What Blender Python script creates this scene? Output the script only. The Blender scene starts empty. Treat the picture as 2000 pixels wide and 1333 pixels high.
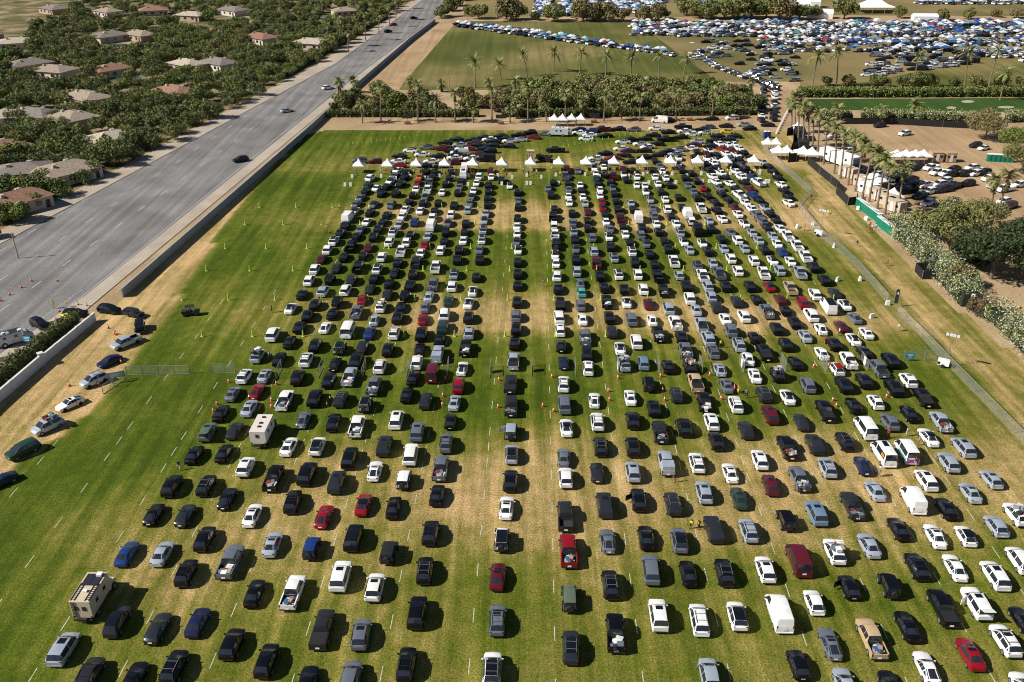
import bpy, math, random
import numpy as np
from mathutils import Vector, Matrix
R = math.radians
S = bpy.context.scene
COL = S.collection
# ---------------------------------------------------------------- camera, sky, sun, exposure
F, CX, CY, TILT, H = 1750.0, 1000.0, 666.5, R(27.6), 76.5      # focal (px of a 2000 px wide frame), tilt, height above the field
cd = bpy.data.cameras.new('camera'); cam = bpy.data.objects.new('camera', cd); COL.objects.link(cam)
cam.location = (0, 0, H); cam.rotation_euler = (math.pi / 2 - TILT, 0, 0)
cd.sensor_width = 36; cd.lens = F / 2000 * 36; cd.clip_start = .5; cd.clip_end = 9000
S.camera = cam
SUN_EL, SUN_AZ = R(39), R(-77)            # shadows fall right and slightly away; azimuth of the sun seen from the field, clockwise from +Y is -103
w = bpy.data.worlds.new('World'); S.world = w; w.use_nodes = True
nt = w.node_tree; nt.nodes.clear()
sky = nt.nodes.new('ShaderNodeTexSky'); sky.sky_type = 'NISHITA'; sky.sun_disc = False
sky.sun_elevation = SUN_EL; sky.sun_rotation = R(-103); sky.air_density = .8; sky.dust_density = .4
bg = nt.nodes.new('ShaderNodeBackground'); bg.inputs[1].default_value = .05
wo = nt.nodes.new('ShaderNodeOutputWorld')
nt.links.new(sky.outputs[0], bg.inputs[0]); nt.links.new(bg.outputs[0], wo.inputs[0])
sd = bpy.data.lights.new('sun', 'SUN'); sd.energy = 5.0; sd.angle = R(.5); sd.color = (1, .95, .86)
sun = bpy.data.objects.new('sun', sd); COL.objects.link(sun)
saz = R(-103)                                # compass angle from +Y, clockwise
sdir = Vector((math.sin(saz) * math.cos(SUN_EL), math.cos(saz) * math.cos(SUN_EL), math.sin(SUN_EL)))
sun.rotation_euler = sdir.to_track_quat('Z', 'Y').to_euler(); sun.location = (-60, 60, 120)
S.view_settings.view_transform = 'Standard'; S.view_settings.look = 'None'
S.view_settings.exposure = 0.33; S.view_settings.gamma = 1
S.view_settings.use_curve_mapping = False
S.cycles.max_bounces = 5; S.cycles.transparent_max_bounces = 12; S.cycles.use_denoising = True; S.cycles.filter_width = 1.05
# ---------------------------------------------------------------- helpers
ct, st = math.cos(TILT), math.sin(TILT)
def G(px, py, z=0.0):
    """where the sight line through a photo pixel meets the height z"""
    dx, dy = (px - CX) / F, -(py - CY) / F
    wy, wz = ct + dy * st, -st + dy * ct
    k = (z - H) / wz
    return (dx * k, wy * k)
def P(x, y, z=0.0):
    yy = y * ct - (z - H) * st; zz = y * st + (z - H) * ct
    return (CX + F * x / yy, CY - F * zz / yy)
def height_for(px, py, topy):
    x, y = G(px, py)
    lo, hi = .2, 40
    for _ in range(30):
        m = (lo + hi) / 2
        if P(x, y, m)[1] > topy: lo = m
        else: hi = m
    return lo
FH = math.atan2(53 / F * ct, 1)              # heading of the parking lanes, clockwise from +Y
fdir = (math.sin(FH), math.cos(FH)); fright = (math.cos(FH), -math.sin(FH))
def UV(x, y): return (x * fright[0] + y * fright[1], x * fdir[0] + y * fdir[1])
def XY(u, v): return (u * fright[0] + v * fdir[0], u * fright[1] + v * fdir[1])

MATS = {}
def mat(name, col, rough=.6, metal=0, var=0, scale=3, coat=0, spec=.5, bump=0, emit=0):
    if name in MATS: return MATS[name]
    m = bpy.data.materials.new(name); m.use_nodes = True; n = m.node_tree; b = n.nodes['Principled BSDF']
    b.inputs['Base Color'].default_value = (*col, 1); b.inputs['Roughness'].default_value = rough
    b.inputs['Metallic'].default_value = metal; b.inputs['Specular IOR Level'].default_value = spec
    if coat: b.inputs['Coat Weight'].default_value = coat; b.inputs['Coat Roughness'].default_value = .08
    if var or bump:
        tc = n.nodes.new('ShaderNodeTexCoord'); no = n.nodes.new('ShaderNodeTexNoise')
        no.inputs['Scale'].default_value = scale; no.inputs['Detail'].default_value = 5
        n.links.new(tc.outputs['Object'], no.inputs['Vector'])
        if var:
            mr = n.nodes.new('ShaderNodeMapRange'); mr.inputs[1].default_value = .3; mr.inputs[2].default_value = .7
            mr.inputs[3].default_value = 1 - var; mr.inputs[4].default_value = 1 + var
            hs = n.nodes.new('ShaderNodeVectorMath'); hs.operation = 'SCALE'; hs.inputs[0].default_value = col
            n.links.new(no.outputs[0], mr.inputs[0]); n.links.new(mr.outputs[0], hs.inputs['Scale'])
            n.links.new(hs.outputs[0], b.inputs['Base Color'])
        if bump:
            bp = n.nodes.new('ShaderNodeBump'); bp.inputs['Strength'].default_value = bump; bp.inputs['Distance'].default_value = .05
            n.links.new(no.outputs[0], bp.inputs['Height']); n.links.new(bp.outputs[0], b.inputs['Normal'])
    MATS[name] = m
    return m

class MB:
    def __init__(s): s.v = []; s.f = []; s.m = []
    def add(s, vs, fs, mi=0):
        o = len(s.v); s.v.extend(vs); s.f.extend([tuple(i + o for i in f) for f in fs]); s.m.extend([mi] * len(fs)); return s
    def box(s, c, d, rz=0, mi=0, bot=True):
        x, y, z = d[0] / 2, d[1] / 2, d[2] / 2; ca, sa = math.cos(rz), math.sin(rz)
        vs = [(c[0] + a * x * ca - b * y * sa, c[1] + a * x * sa + b * y * ca, c[2] + e * z) for e in (-1, 1) for a, b in ((-1, -1), (1, -1), (1, 1), (-1, 1))]
        fs = [(4, 5, 6, 7), (0, 1, 5, 4), (1, 2, 6, 5), (2, 3, 7, 6), (3, 0, 4, 7)] + ([(3, 2, 1, 0)] if bot else [])
        return s.add(vs, fs, mi)
    def tube(s, a, b, r0, r1=None, n=8, mi=0, cap=True):
        r1 = r0 if r1 is None else r1
        a, b = Vector(a), Vector(b); d = (b - a).normalized()
        q = d.to_track_quat('Z', 'Y').to_matrix()
        vs = [tuple(p + q @ Vector((math.cos(t) * r, math.sin(t) * r, 0))) for p, r in ((a, r0), (b, r1)) for t in [2 * math.pi * i / n for i in range(n)]]
        fs = [(i, (i + 1) % n, n + (i + 1) % n, n + i) for i in range(n)]
        if cap: fs += [tuple(range(n - 1, -1, -1)), tuple(range(n, 2 * n))]
        return s.add(vs, fs, mi)
    def xf(s, M):
        s.v = [tuple(M @ Vector(p)) for p in s.v]; return s
    def mesh(s, name, smooth=False, angle=35):
        me = bpy.data.meshes.new(name); me.from_pydata(s.v, [], s.f)
        for i in range(max(s.m, default=0) + 1): me.materials.append(None)
        me.polygons.foreach_set('material_index', s.m)
        if smooth:
            me.polygons.foreach_set('use_smooth', [True] * len(s.f)); me.update()
            try: me.set_sharp_from_angle(angle=R(angle))
            except Exception: pass
        me.update(); return me
    def build(s, name, mats, parent=None, smooth=False, **k):
        return put(s.mesh(name, smooth), name, mats, parent, **k)
def put(me, name, mats, parent=None, loc=None, rz=None):
    o = bpy.data.objects.new(name, me); COL.objects.link(o)
    if not isinstance(mats, (list, tuple)): mats = [mats]
    for i, m in enumerate(mats):
        if i >= len(o.material_slots): break
        if me.materials[i] is None and me.users <= 1: me.materials[i] = m
        elif me.materials[i] != m:
            o.material_slots[i].link = 'OBJECT'; o.material_slots[i].material = m
    if parent: o.parent = parent
    if loc is not None: o.location = loc
    if rz is not None: o.rotation_euler = (0, 0, rz)
    return o
def tag(o, label=None, cat=None, group=None, kind=None):
    if label: o['label'] = label
    if cat: o['category'] = cat
    if group: o['group'] = group
    if kind: o['kind'] = kind
    return o
def thing(name, label, cat, loc, rz=0, group=None):
    o = bpy.data.objects.new(name, None); COL.objects.link(o); o.empty_display_size = .3
    o.location = (loc[0], loc[1], loc[2] if len(loc) > 2 else 0); o.rotation_euler = (0, 0, rz)
    return tag(o, label, cat, group)
def copy_tree(o, parent=None):
    c = o.copy(); COL.objects.link(c); c.parent = parent
    for ch in list(o.children): copy_tree(ch, c)
    return c
# ---------------------------------------------------------------- the ground
def flat(name, pts, z, m, label=None):
    b = MB(); b.add([(p[0], p[1], z) for p in pts], [tuple(range(len(pts)))])
    me = b.mesh(name)
    if me.polygons[0].normal.z < 0: me.flip_normals()
    o = put(me, name, m); tag(o, kind='structure'); return o
def pxs(l, z=0): return [G(a, b, z) for a, b in l]

def ground_mat(name, cols, scale=.05, detail=8, bump=.4, fine=2.0, finev=.25, lines=None):
    """cols: list of (pos, colour) for a broad noise; lines=(angle, scale, amount) mowing or wheel tracks"""
    m = bpy.data.materials.new(name); m.use_nodes = True; n = m.node_tree; L = n.links; b = n.nodes['Principled BSDF']
    b.inputs['Roughness'].default_value = .95; b.inputs['Specular IOR Level'].default_value = .15
    tc = n.nodes.new('ShaderNodeTexCoord')
    def noise(sc, det, vec=None, dist=0):
        q = n.nodes.new('ShaderNodeTexNoise'); q.inputs['Scale'].default_value = sc; q.inputs['Detail'].default_value = det
        q.inputs['Distortion'].default_value = dist
        L.new(vec or tc.outputs['Object'], q.inputs['Vector']); return q.outputs[0]
    a = noise(scale, detail, dist=.4)
    cr = n.nodes.new('ShaderNodeValToRGB'); cr.color_ramp.elements[0].position = cols[0][0]; cr.color_ramp.elements[0].color = (*cols[0][1], 1)
    cr.color_ramp.elements[1].position = cols[-1][0]; cr.color_ramp.elements[1].color = (*cols[-1][1], 1)
    for p, c in cols[1:-1]:
        e = cr.color_ramp.elements.new(p); e.color = (*c, 1)
    L.new(a, cr.inputs[0]); out = cr.outputs[0]
    f1 = noise(fine, 6)
    def mul(col, fac, lo, hi, a0=.3, a1=.7):
        mr = n.nodes.new('ShaderNodeMapRange'); mr.inputs[1].default_value = a0; mr.inputs[2].default_value = a1
        mr.inputs[3].default_value = lo; mr.inputs[4].default_value = hi; L.new(fac, mr.inputs[0])
        v = n.nodes.new('ShaderNodeVectorMath'); v.operation = 'SCALE'; L.new(col, v.inputs[0]); L.new(mr.outputs[0], v.inputs['Scale']); return v.outputs[0]
    out = mul(out, f1, 1 - finev, 1 + finev)
    if lines:
        mp = n.nodes.new('ShaderNodeMapping'); mp.inputs['Rotation'].default_value = (0, 0, lines[0]); mp.inputs['Scale'].default_value = (1, .03, 1)
        L.new(tc.outputs['Object'], mp.inputs['Vector'])
        out = mul(out, noise(lines[1], 4, mp.outputs[0]), 1 - lines[2], 1 + lines[2])
    L.new(out, b.inputs['Base Color'])
    bp = n.nodes.new('ShaderNodeBump'); bp.inputs['Strength'].default_value = bump; bp.inputs['Distance'].default_value = .08
    L.new(f1, bp.inputs['Height']); L.new(bp.outputs[0], b.inputs['Normal'])
    return m

SAND = ground_mat('sand', [(.3, (.30, .21, .115)), (.55, (.40, .29, .17)), (.75, (.48, .37, .23))], .06)
GARD = ground_mat('garden_ground', [(.35, (.07, .08, .03)), (.5, (.16, .13, .06)), (.7, (.34, .26, .16))], .09)
LAWN = ground_mat('far_lawn_grass', [(.35, (.075, .088, .018)), (.5, (.11, .112, .028)), (.68, (.22, .175, .07))], .018, lines=(R(-68), .35, .22))
LUSH = ground_mat('lush_grass', [(.35, (.03, .07, .012)), (.7, (.055, .095, .018))], .03, lines=(R(88), .3, .15))
CAMP = ground_mat('camp_field_grass', [(.3, (.12, .11, .035)), (.5, (.21, .165, .07)), (.7, (.29, .215, .10))], .015)
DIRT = ground_mat('graded_dirt', [(.35, (.32, .21, .115)), (.6, (.41, .285, .165)), (.75, (.49, .36, .22))], .05, lines=(R(75), .5, .15))
ASPH = ground_mat('asphalt', [(.35, (.16, .153, .15)), (.65, (.225, .215, .21))], .08, finev=.18, lines=(R(-6), .5, .28))
WALK = ground_mat('sidewalk', [(.35, (.36, .30, .24)), (.65, (.45, .38, .31))], .1, finev=.1)
flat('ground', [(-6000, -300), (6000, -300), (6000, 8000), (-6000, 8000)], 0, SAND)

# the parking field: one sheet, the worn and the green parts of the turf stored as a 'dry' value on the turf itself
DX = list(range(-250, 2251, 125))
DRY = {   # photo row -> dryness 0..9 at every 125 px from -250 to 2250
 236: '999998888899999999999', 252: '222222222466677899999', 268: '111111111111245899999', 290: '111111112443577899999',
 322: '222222246666688999999', 334: '112222234554555699999', 352: '111111112222233468989', 390: '111111123543345799989', 415: '111111346887788999988',
 446: '111111346887788999988', 458: '111112222222334689999', 500: '111111122222233468998', 545: '111112222322332336799', 575: '111112334565554565899',
 600: '111123456887888766899', 640: '111122456887788776899', 665: '111112333333455443899', 720: '111112222122233323244', 800: '111112222112222334546',
 860: '001112334455555655788', 900: '001112466777778777888', 950: '001124577877877777777', 1000: '001255677877777777666', 1050: '001355765677777666555',
 1100: '001366555455544444333', 1150: '002466554444444333333', 1250: '001434444444444444444', 1330: '000334444444444444444', 1700: '000222222222222222222'}
rows = sorted(DRY); tab = np.array([[float(c) / 9 for c in DRY[r]] for r in rows])
def dryness(px, py):
    px = np.clip(px, DX[0], DX[-1] - 1); py = np.clip(py, rows[0], rows[-1] - 1)
    i = np.searchsorted(rows, py, side='right') - 1; ra = np.array(rows, float)
    ty = (py - ra[i]) / (ra[i + 1] - ra[i]); fx = (px - DX[0]) / 125; j = fx.astype(int); tx = fx - j
    return (tab[i, j] * (1 - tx) + tab[i, j + 1] * tx) * (1 - ty) + (tab[i + 1, j] * (1 - tx) + tab[i + 1, j + 1] * tx) * ty
def inside(px, py, poly):
    r = np.zeros(px.shape, bool); n = len(poly)
    for i in range(n):
        x0, y0 = poly[i]; x1, y1 = poly[(i + 1) % n]
        c = ((y0 > py) != (y1 > py)) & (px < (x1 - x0) * (py - y0) / ((y1 - y0) if y1 != y0 else 1e-9) + x0)
        r ^= c
    return r
def turf_mat():
    m = bpy.data.materials.new('parking_turf'); m.use_nodes = True; n = m.node_tree; L = n.links; b = n.nodes['Principled BSDF']
    b.inputs['Roughness'].default_value = .95; b.inputs['Specular IOR Level'].default_value = .12
    tc = n.nodes.new('ShaderNodeTexCoord'); at = n.nodes.new('ShaderNodeAttribute'); at.attribute_name = 'dry'
    def noise(sc, det, vec=None, dist=0):
        q = n.nodes.new('ShaderNodeTexNoise'); q.inputs['Scale'].default_value = sc; q.inputs['Detail'].default_value = det; q.inputs['Distortion'].default_value = dist
        q.inputs['Roughness'].default_value = .6
        L.new(vec or tc.outputs['Object'], q.inputs['Vector']); return q.outputs[0]
    def math_(op, a, b_, clamp=False):
        q = n.nodes.new('ShaderNodeMath'); q.operation = op; q.use_clamp = clamp
        for k, x in ((0, a), (1, b_)):
            if isinstance(x, (int, float)): q.inputs[k].default_value = x
            else: L.new(x, q.inputs[k])
        return q.outputs[0]
    mp = n.nodes.new('ShaderNodeMapping'); mp.inputs['Rotation'].default_value = (0, 0, FH); mp.inputs['Scale'].default_value = (1, .05, 1)
    L.new(tc.outputs['Object'], mp.inputs['Vector'])
    streak = noise(.55, 4, mp.outputs[0]); big = noise(.07, 6, dist=.5); mid = noise(.5, 6); fine = noise(4.5, 5)
    d = math_('ADD', math_('MULTIPLY', at.outputs['Fac'], .90), math_('MULTIPLY', math_('SUBTRACT', big, .5), .8))
    d = math_('ADD', d, math_('MULTIPLY', math_('SUBTRACT', mid, .5), .65))
    d = math_('ADD', d, math_('MULTIPLY', math_('SUBTRACT', streak, .5), .75))
    d = math_('ADD', d, math_('MULTIPLY', math_('SUBTRACT', fine, .5), .5), True)
    cr = n.nodes.new('ShaderNodeValToRGB'); e = cr.color_ramp.elements
    e[0].position = 0; e[0].color = (.052, .084, .004, 1); e[1].position = 1; e[1].color = (.52, .355, .17, 1)
    for p, c in ((.25, (.095, .120, .010)), (.5, (.182, .165, .032)), (.75, (.345, .25, .095))):
        x = e.new(p); x.color = (*c, 1)
    L.new(d, cr.inputs[0])
    mr = n.nodes.new('ShaderNodeMapRange'); mr.inputs[1].default_value = .25; mr.inputs[2].default_value = .75; mr.inputs[3].default_value = .45; mr.inputs[4].default_value = 1.5
    L.new(fine, mr.inputs[0])
    v = n.nodes.new('ShaderNodeVectorMath'); v.operation = 'SCALE'; L.new(cr.outputs[0], v.inputs[0]); L.new(mr.outputs[0], v.inputs['Scale'])
    mr2 = n.nodes.new('ShaderNodeMapRange'); mr2.inputs[1].default_value = .3; mr2.inputs[2].default_value = .7; mr2.inputs[3].default_value = .8; mr2.inputs[4].default_value = 1.2
    L.new(streak, mr2.inputs[0])
    v2 = n.nodes.new('ShaderNodeVectorMath'); v2.operation = 'SCALE'; L.new(v.outputs[0], v2.inputs[0]); L.new(mr2.outputs[0], v2.inputs['Scale'])
    L.new(v2.outputs[0], b.inputs['Base Color'])
    bp = n.nodes.new('ShaderNodeBump'); bp.inputs['Strength'].default_value = .55; bp.inputs['Distance'].default_value = .1
    L.new(fine, bp.inputs['Height']); L.new(bp.outputs[0], b.inputs['Normal'])
    return m
FIELD = [(-2400, 3100), (-1000, 1700), (0, 792), (189, 625), (600, 262), (660, 249), (1480, 243), (1500, 250), (1555, 262), (1575, 300), (1640, 372), (1700, 440), (1760, 500), (1820, 560), (1900, 630), (2000, 705), (2300, 905), (3400, 1500), (3400, 3100)]
fw = [G(a, b) for a, b in FIELD]
xs = np.arange(-175, 176, 1.6); ys = np.arange(22, 300, 1.6)
gx, gy = np.meshgrid(xs, ys); ok = inside(gx[:-1, :-1] + .8, gy[:-1, :-1] + .8, fw)
depth = gy * ct + H * st; ppx = CX + F * gx / depth; ppy = CY - F * (gy * st - H * ct) / depth
dr = dryness(ppx, ppy)
# wheel lane along the wall at the left, worn sand on the verge beside it, the gold verge beyond the fence
def polyl(pts, px, py):
    q = sorted(pts, key=lambda p: p[1]); return np.interp(py, [p[1] for p in q], [p[0] for p in q])
edge = polyl([(560, 300), (470, 400), (360, 560), (330, 620), (262, 700), (195, 790), (120, 850), (25, 920), (-90, 1010), (-500, 1400)], ppx, ppy)
dr = np.where(ppx < edge, .95, dr)
fen = polyl([(1500, 255), (1535, 330), (1600, 457), (1678, 527), (1735, 600), (1850, 713), (2000, 865), (2500, 1370)], ppx, ppy)
gold = (ppx > fen + 35) & (ppy > 262)
dr = np.where(gold, .74 + .14 * np.sin((ppx - fen) / 23.), dr)
W = len(xs); idx = np.arange(gx.size).reshape(gx.shape)
q = np.stack([idx[:-1, :-1], idx[:-1, 1:], idx[1:, 1:], idx[1:, :-1]], -1)[ok]
me = bpy.data.meshes.new('parking_field')
me.from_pydata(np.stack([gx.ravel(), gy.ravel(), np.full(gx.size, .02)], 1).tolist(), [], q.tolist())
at_ = me.attributes.new('dry', 'FLOAT', 'POINT'); at_.data.foreach_set('value', dr.ravel().astype(np.float32))
me.materials.append(turf_mat()); o = bpy.data.objects.new('parking_field', me); COL.objects.link(o); tag(o, kind='structure')

# roads and the other sheets
flat('avenue', pxs([(-900, 1420), (0, 693), (169, 577), (685, 159), (845, 40), (878, 2), (930, -60), (870, -60), (826, 0), (657, 124), (0, 478), (-900, 960)]), .012, ASPH)
flat('sidewalk', pxs([(-900, 1475), (0, 733), (169, 606), (692, 168), (850, 42), (845, 40), (685, 159), (169, 577), (0, 693), (-900, 1420)]), .12, WALK)
flat('sidewalk', pxs([(-900, 960), (0, 478), (657, 124), (826, 0), (812, 0), (636, 118), (0, 455), (-900, 920)]), .12, WALK)
flat('garden_ground', pxs([(-1400, 880), (0, 450), (632, 116), (806, 0), (846, -60), (846, -110), (-1500, -110)]), .014, GARD)
flat('dirt_track', pxs([(700, 172), (860, 45), (905, 38), (885, 52), (790, 160), (780, 175)]), .016, DIRT)
flat('service_road', pxs([(600, 240), (620, 226), (1480, 224), (1500, 160), (1562, 160), (1560, 240), (1500, 262), (1480, 243)]), .024, DIRT)
flat('far_lawn', pxs([(788, 162), (884, 52), (905, 42), (1240, 43), (1400, 158), (1372, 168), (1000, 176), (780, 176)]), .018, LAWN)
flat('camp_field', pxs([(1240, 43), (2250, 43), (2250, 175), (1556, 175), (1500, 165), (1400, 158)]), .02, CAMP)
flat('camp_lawn', pxs([(1700, 160), (1850, 128), (2250, 100), (2250, 168), (1560, 170)]), .03, LAWN)
flat('camp_field', pxs([(915, -40), (1900, -60), (1900, 0), (1430, 34), (905, 33)]), .014, CAMP)
flat('camp_lawn', pxs([(1560, -12), (2350, -12), (2350, 34), (1590, 30)]), .02, CAMP)
flat('far_road', pxs([(862, 44), (900, 34), (2300, 36), (2300, 45), (905, 42)]), .03, DIRT)
flat('green_field', pxs([(1572, 194), (2250, 190), (2250, 222), (1600, 215)]), .02, LUSH)
flat('dirt_lot', pxs([(1572, 240), (1640, 236), (1900, 250), (2250, 262), (2250, 470), (1960, 455), (1760, 430), (1720, 400), (1640, 330), (1580, 290)]), .02, DIRT)
WATER = mat('pond_water', (.05, .16, .25), .08)
flat('pond', pxs([(1352, -8), (1410, -8), (1408, 10), (1380, 12), (1355, 10)]), .05, WATER)
# sand traps in the green field
for (a, b, wd) in ((1890, 199, 26), (1965, 210, 34), (1858, 211, 20)):
    flat('sand_trap', pxs([(a + wd / 2 * math.cos(t), b + 2.4 * math.sin(t)) for t in [i * math.pi / 6 for i in range(12)]]), .04, WALK)
# painted dashes on the turf, all one marking
PAINT = mat('white_line_paint', (.48, .49, .38), .8, var=.35)
mk = MB(); LINES = [(-.0757 + .1085 * n) * H / ct for n in range(-8, 8)]
for n, U in enumerate(LINES):
    v = 52.0 + (n % 3) * 1.3
    while v < 200:
        x, y = XY(U, v); px, py = P(x, y)
        if -80 < px < 2080 and py < 1400 and not (px < 640 and py < 560) and ppy.min() < py:
            l = 2.5 if py > 450 else 3.0
            if abs(px - polyl([(1500, 255), (1600, 457), (1735, 600), (2000, 865), (2500, 1370)], px, py)) > 18 or px < 1500:
                if px < polyl([(1500, 255), (1600, 457), (1735, 600), (2000, 865), (2500, 1370)], px, py) and px > polyl([(560, 300), (330, 620), (262, 700), (195, 790), (25, 920), (-500, 1400)], px, py) and py > 335:
                    mk.box((x, y, .032), (.10, l * .9, .004), -FH)
        v += 7.6 if not (105 < v < 112) else 4.2
tag(mk.build('painted_lane_dashes', PAINT), kind='structure')
mk = MB()
def pline(mb, a, b, wd, z, n=1):
    a = Vector(G(*a)); b = Vector(G(*b)); d = b - a; L_ = d.length; ang = math.atan2(d.y, d.x)
    mb.box(((a.x + b.x) / 2, (a.y + b.y) / 2, z), (L_, wd, .004), ang)
for i in range(34):      # lane dashes on the avenue
    for (a, b, c, d) in ((-60, 652, 855, -12), (-60, 588, 850, -20), (-60, 528, 846, -28)):
        t0, t1 = i / 34, i / 34
        # even spacing on the road, not in the photo
        A, B = Vector(G(a, b)), Vector(G(c, d)); p0 = A.lerp(B, t0 * t0 * .3 + t0 * .7); dd = (B - A).normalized()
        mk.box((p0.x, p0.y, .02), (3.6, .22, .004), math.atan2(dd.y, dd.x))
pline(mk, (-100, 775), (175, 568), .18, .02); pline(mk, (175, 568), (683, 154), .18, .02); pline(mk, (683, 154), (842, 37), .18, .02)
pline(mk, (-100, 755), (160, 566), .12, .02)
tag(mk.build('avenue_markings', mat('road_paint', (.42, .42, .40), .7, var=.25)), kind='structure')
# ---------------------------------------------------------------- vehicles
GLASS = mat('car_glass', (.020, .024, .032), .08, spec=.8)
RUBBER = mat('tyre_rubber', (.014, .014, .014), .85)
TRIM = mat('black_plastic_trim', (.02, .02, .022), .5)
RIM = mat('alloy_rim', (.42, .42, .43), .35, metal=.7)
RED = mat('tail_light_red', (.16, .006, .008), .25, coat=.3)
LAMP = mat('headlight_glass', (.7, .72, .74), .12)
PLATE = mat('licence_plate', (.7, .7, .68), .5)
BEDL = mat('bed_liner', (.03, .03, .032), .8)
PANO = mat('roof_glass', (.006, .007, .01), .05, spec=.7)
COLS = {'k': ('black', (.004, .004, .006)), 'd': ('dark grey', (.032, .034, .040)), 's': ('silver', (.44, .49, .57)), 'w': ('white', (.80, .80, .79)),
 'r': ('red', (.25, .006, .014)), 'm': ('maroon', (.10, .008, .016)), 'b': ('blue', (.012, .04, .17)), 'n': ('navy blue', (.010, .016, .06)),
 'l': ('pale blue', (.20, .30, .42)), 't': ('tan', (.50, .36, .22)), 'G': ('dark green', (.02, .05, .035)), 'q': ('grey green', (.11, .14, .10)),
 'o': ('orange', (.55, .12, .02)), 'y': ('yellow', (.60, .42, .02)), 'e': ('grey', (.17, .19, .235)), 'T': ('teal and white', (.08, .36, .36))}
def paint(c):
    n, rgb = COLS[c]
    return mat('car_paint_' + n.replace(' ', '_'), rgb, .3 if c != 'w' else .4, metal=.3 if c in 'sedl' else 0, coat=.15 if c in 'kdn' else .35, spec=.3, var=.1, scale=1.5)
# stations, nose to tail: y, z low, z belt, z top, half width, half width top, tag (c cowl, f roof front, m mid, r roof rear, b rear base)
ST = {
 's': [(2.44, .36, .60, .64, .48, .38, ''), (2.28, .26, .68, .73, .74, .58, ''), (1.9, .22, .77, .84, .88, .70, ''), (1.15, .2, .88, .95, .92, .74, 'c'), (.25, .2, .93, 1.39, .92, .59, 'f'),
       (-.4, .2, .95, 1.46, .92, .60, 'm'), (-1.1, .2, .96, 1.40, .91, .57, 'r'), (-1.75, .2, .96, 1.06, .90, .70, 'b'), (-2.22, .24, .92, .99, .82, .66, ''), (-2.42, .36, .74, .80, .64, .54, '')],
 'h': [(2.1, .36, .62, .68, .5, .4, ''), (1.97, .26, .74, .80, .82, .66, ''), (1.6, .22, .84, .92, .89, .74, ''), (.95, .2, .95, 1.02, .90, .74, 'c'), (.35, .2, .97, 1.45, .90, .62, 'f'),
       (-.4, .2, .99, 1.52, .90, .63, 'm'), (-1.45, .2, 1.0, 1.44, .89, .60, 'r'), (-1.95, .24, 1.0, 1.06, .86, .70, 'b'), (-2.08, .36, .84, .9, .78, .68, '')],
 'u': [(2.38, .40, .74, .80, .54, .44, ''), (2.2, .3, .88, .95, .82, .68, ''), (1.8, .26, .97, 1.05, .94, .8, ''), (1.3, .25, 1.03, 1.11, .955, .78, 'c'), (.42, .25, 1.08, 1.62, .955, .66, 'f'),
       (-.4, .25, 1.1, 1.72, .955, .68, 'm'), (-1.8, .25, 1.12, 1.64, .945, .65, 'r'), (-2.18, .28, 1.10, 1.16, .89, .74, 'b'), (-2.36, .40, .90, .96, .76, .66, '')],
 'm': [(2.53, .40, .66, .72, .54, .42, ''), (2.35, .28, .80, .87, .88, .74, ''), (1.95, .24, .94, 1.0, .96, .8, ''), (1.5, .22, 1.04, 1.12, .985, .78, 'c'), (.7, .22, 1.05, 1.66, .985, .70, 'f'),
       (-.4, .22, 1.06, 1.75, .985, .71, 'm'), (-2.05, .22, 1.08, 1.70, .97, .69, 'r'), (-2.4, .26, 1.08, 1.14, .93, .78, 'b'), (-2.53, .38, .9, .96, .86, .76, '')],
 'p': [(2.9, .5, .90, .96, .74, .62, ''), (2.75, .36, 1.02, 1.08, .94, .8, ''), (2.3, .32, 1.10, 1.17, .99, .84, ''), (1.6, .32, 1.16, 1.22, 1.0, .82, 'c'), (1.0, .32, 1.18, 1.80, 1.0, .70, 'f'),
       (.1, .32, 1.2, 1.88, 1.0, .71, 'm'), (-.75, .32, 1.2, 1.83, 1.0, .70, 'r'), (-.93, .32, 1.16, 1.19, 1.0, .86, 'b')],
 'v': [(2.85, .45, .85, .92, .82, .7, ''), (2.7, .32, 1.05, 1.12, .96, .84, ''), (2.1, .3, 1.3, 1.38, 1.02, .86, 'c'), (1.45, .3, 1.34, 2.14, 1.03, .82, 'f'),
       (.6, .3, 1.36, 2.34, 1.03, .86, 'm'), (-2.65, .3, 1.36, 2.30, 1.02, .85, 'r'), (-2.80, .34, 1.36, 1.40, 1.0, .9, 'b'), (-2.84, .42, 1.2, 1.3, .98, .88, '')],
 'j': [(1.75, .55, .98, 1.02, .60, .55, ''), (1.7, .5, 1.06, 1.1, .66, .6, ''), (.85, .45, 1.12, 1.16, .78, .7, 'c'), (.62, .45, 1.14, 1.78, .80, .70, 'f'),
       (-.5, .45, 1.14, 1.84, .80, .71, 'm'), (-1.95, .45, 1.14, 1.80, .79, .70, 'r'), (-2.05, .5, 1.12, 1.16, .78, .74, 'b'), (-2.08, .6, 1.0, 1.05, .75, .7, '')]}
ST['c'] = [(2.4, .34, .56, .60, .46, .36, ''), (2.22, .24, .64, .69, .76, .6, ''), (1.8, .2, .74, .80, .90, .74, ''), (.85, .18, .86, .93, .92, .74, 'c'), (.1, .18, .90, 1.34, .92, .58, 'f'),
       (-.45, .18, .92, 1.40, .92, .59, 'm'), (-.95, .18, .94, 1.36, .91, .57, 'r'), (-2.1, .22, .96, 1.04, .84, .66, 'b'), (-2.38, .34, .76, .84, .66, .56, '')]
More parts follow.
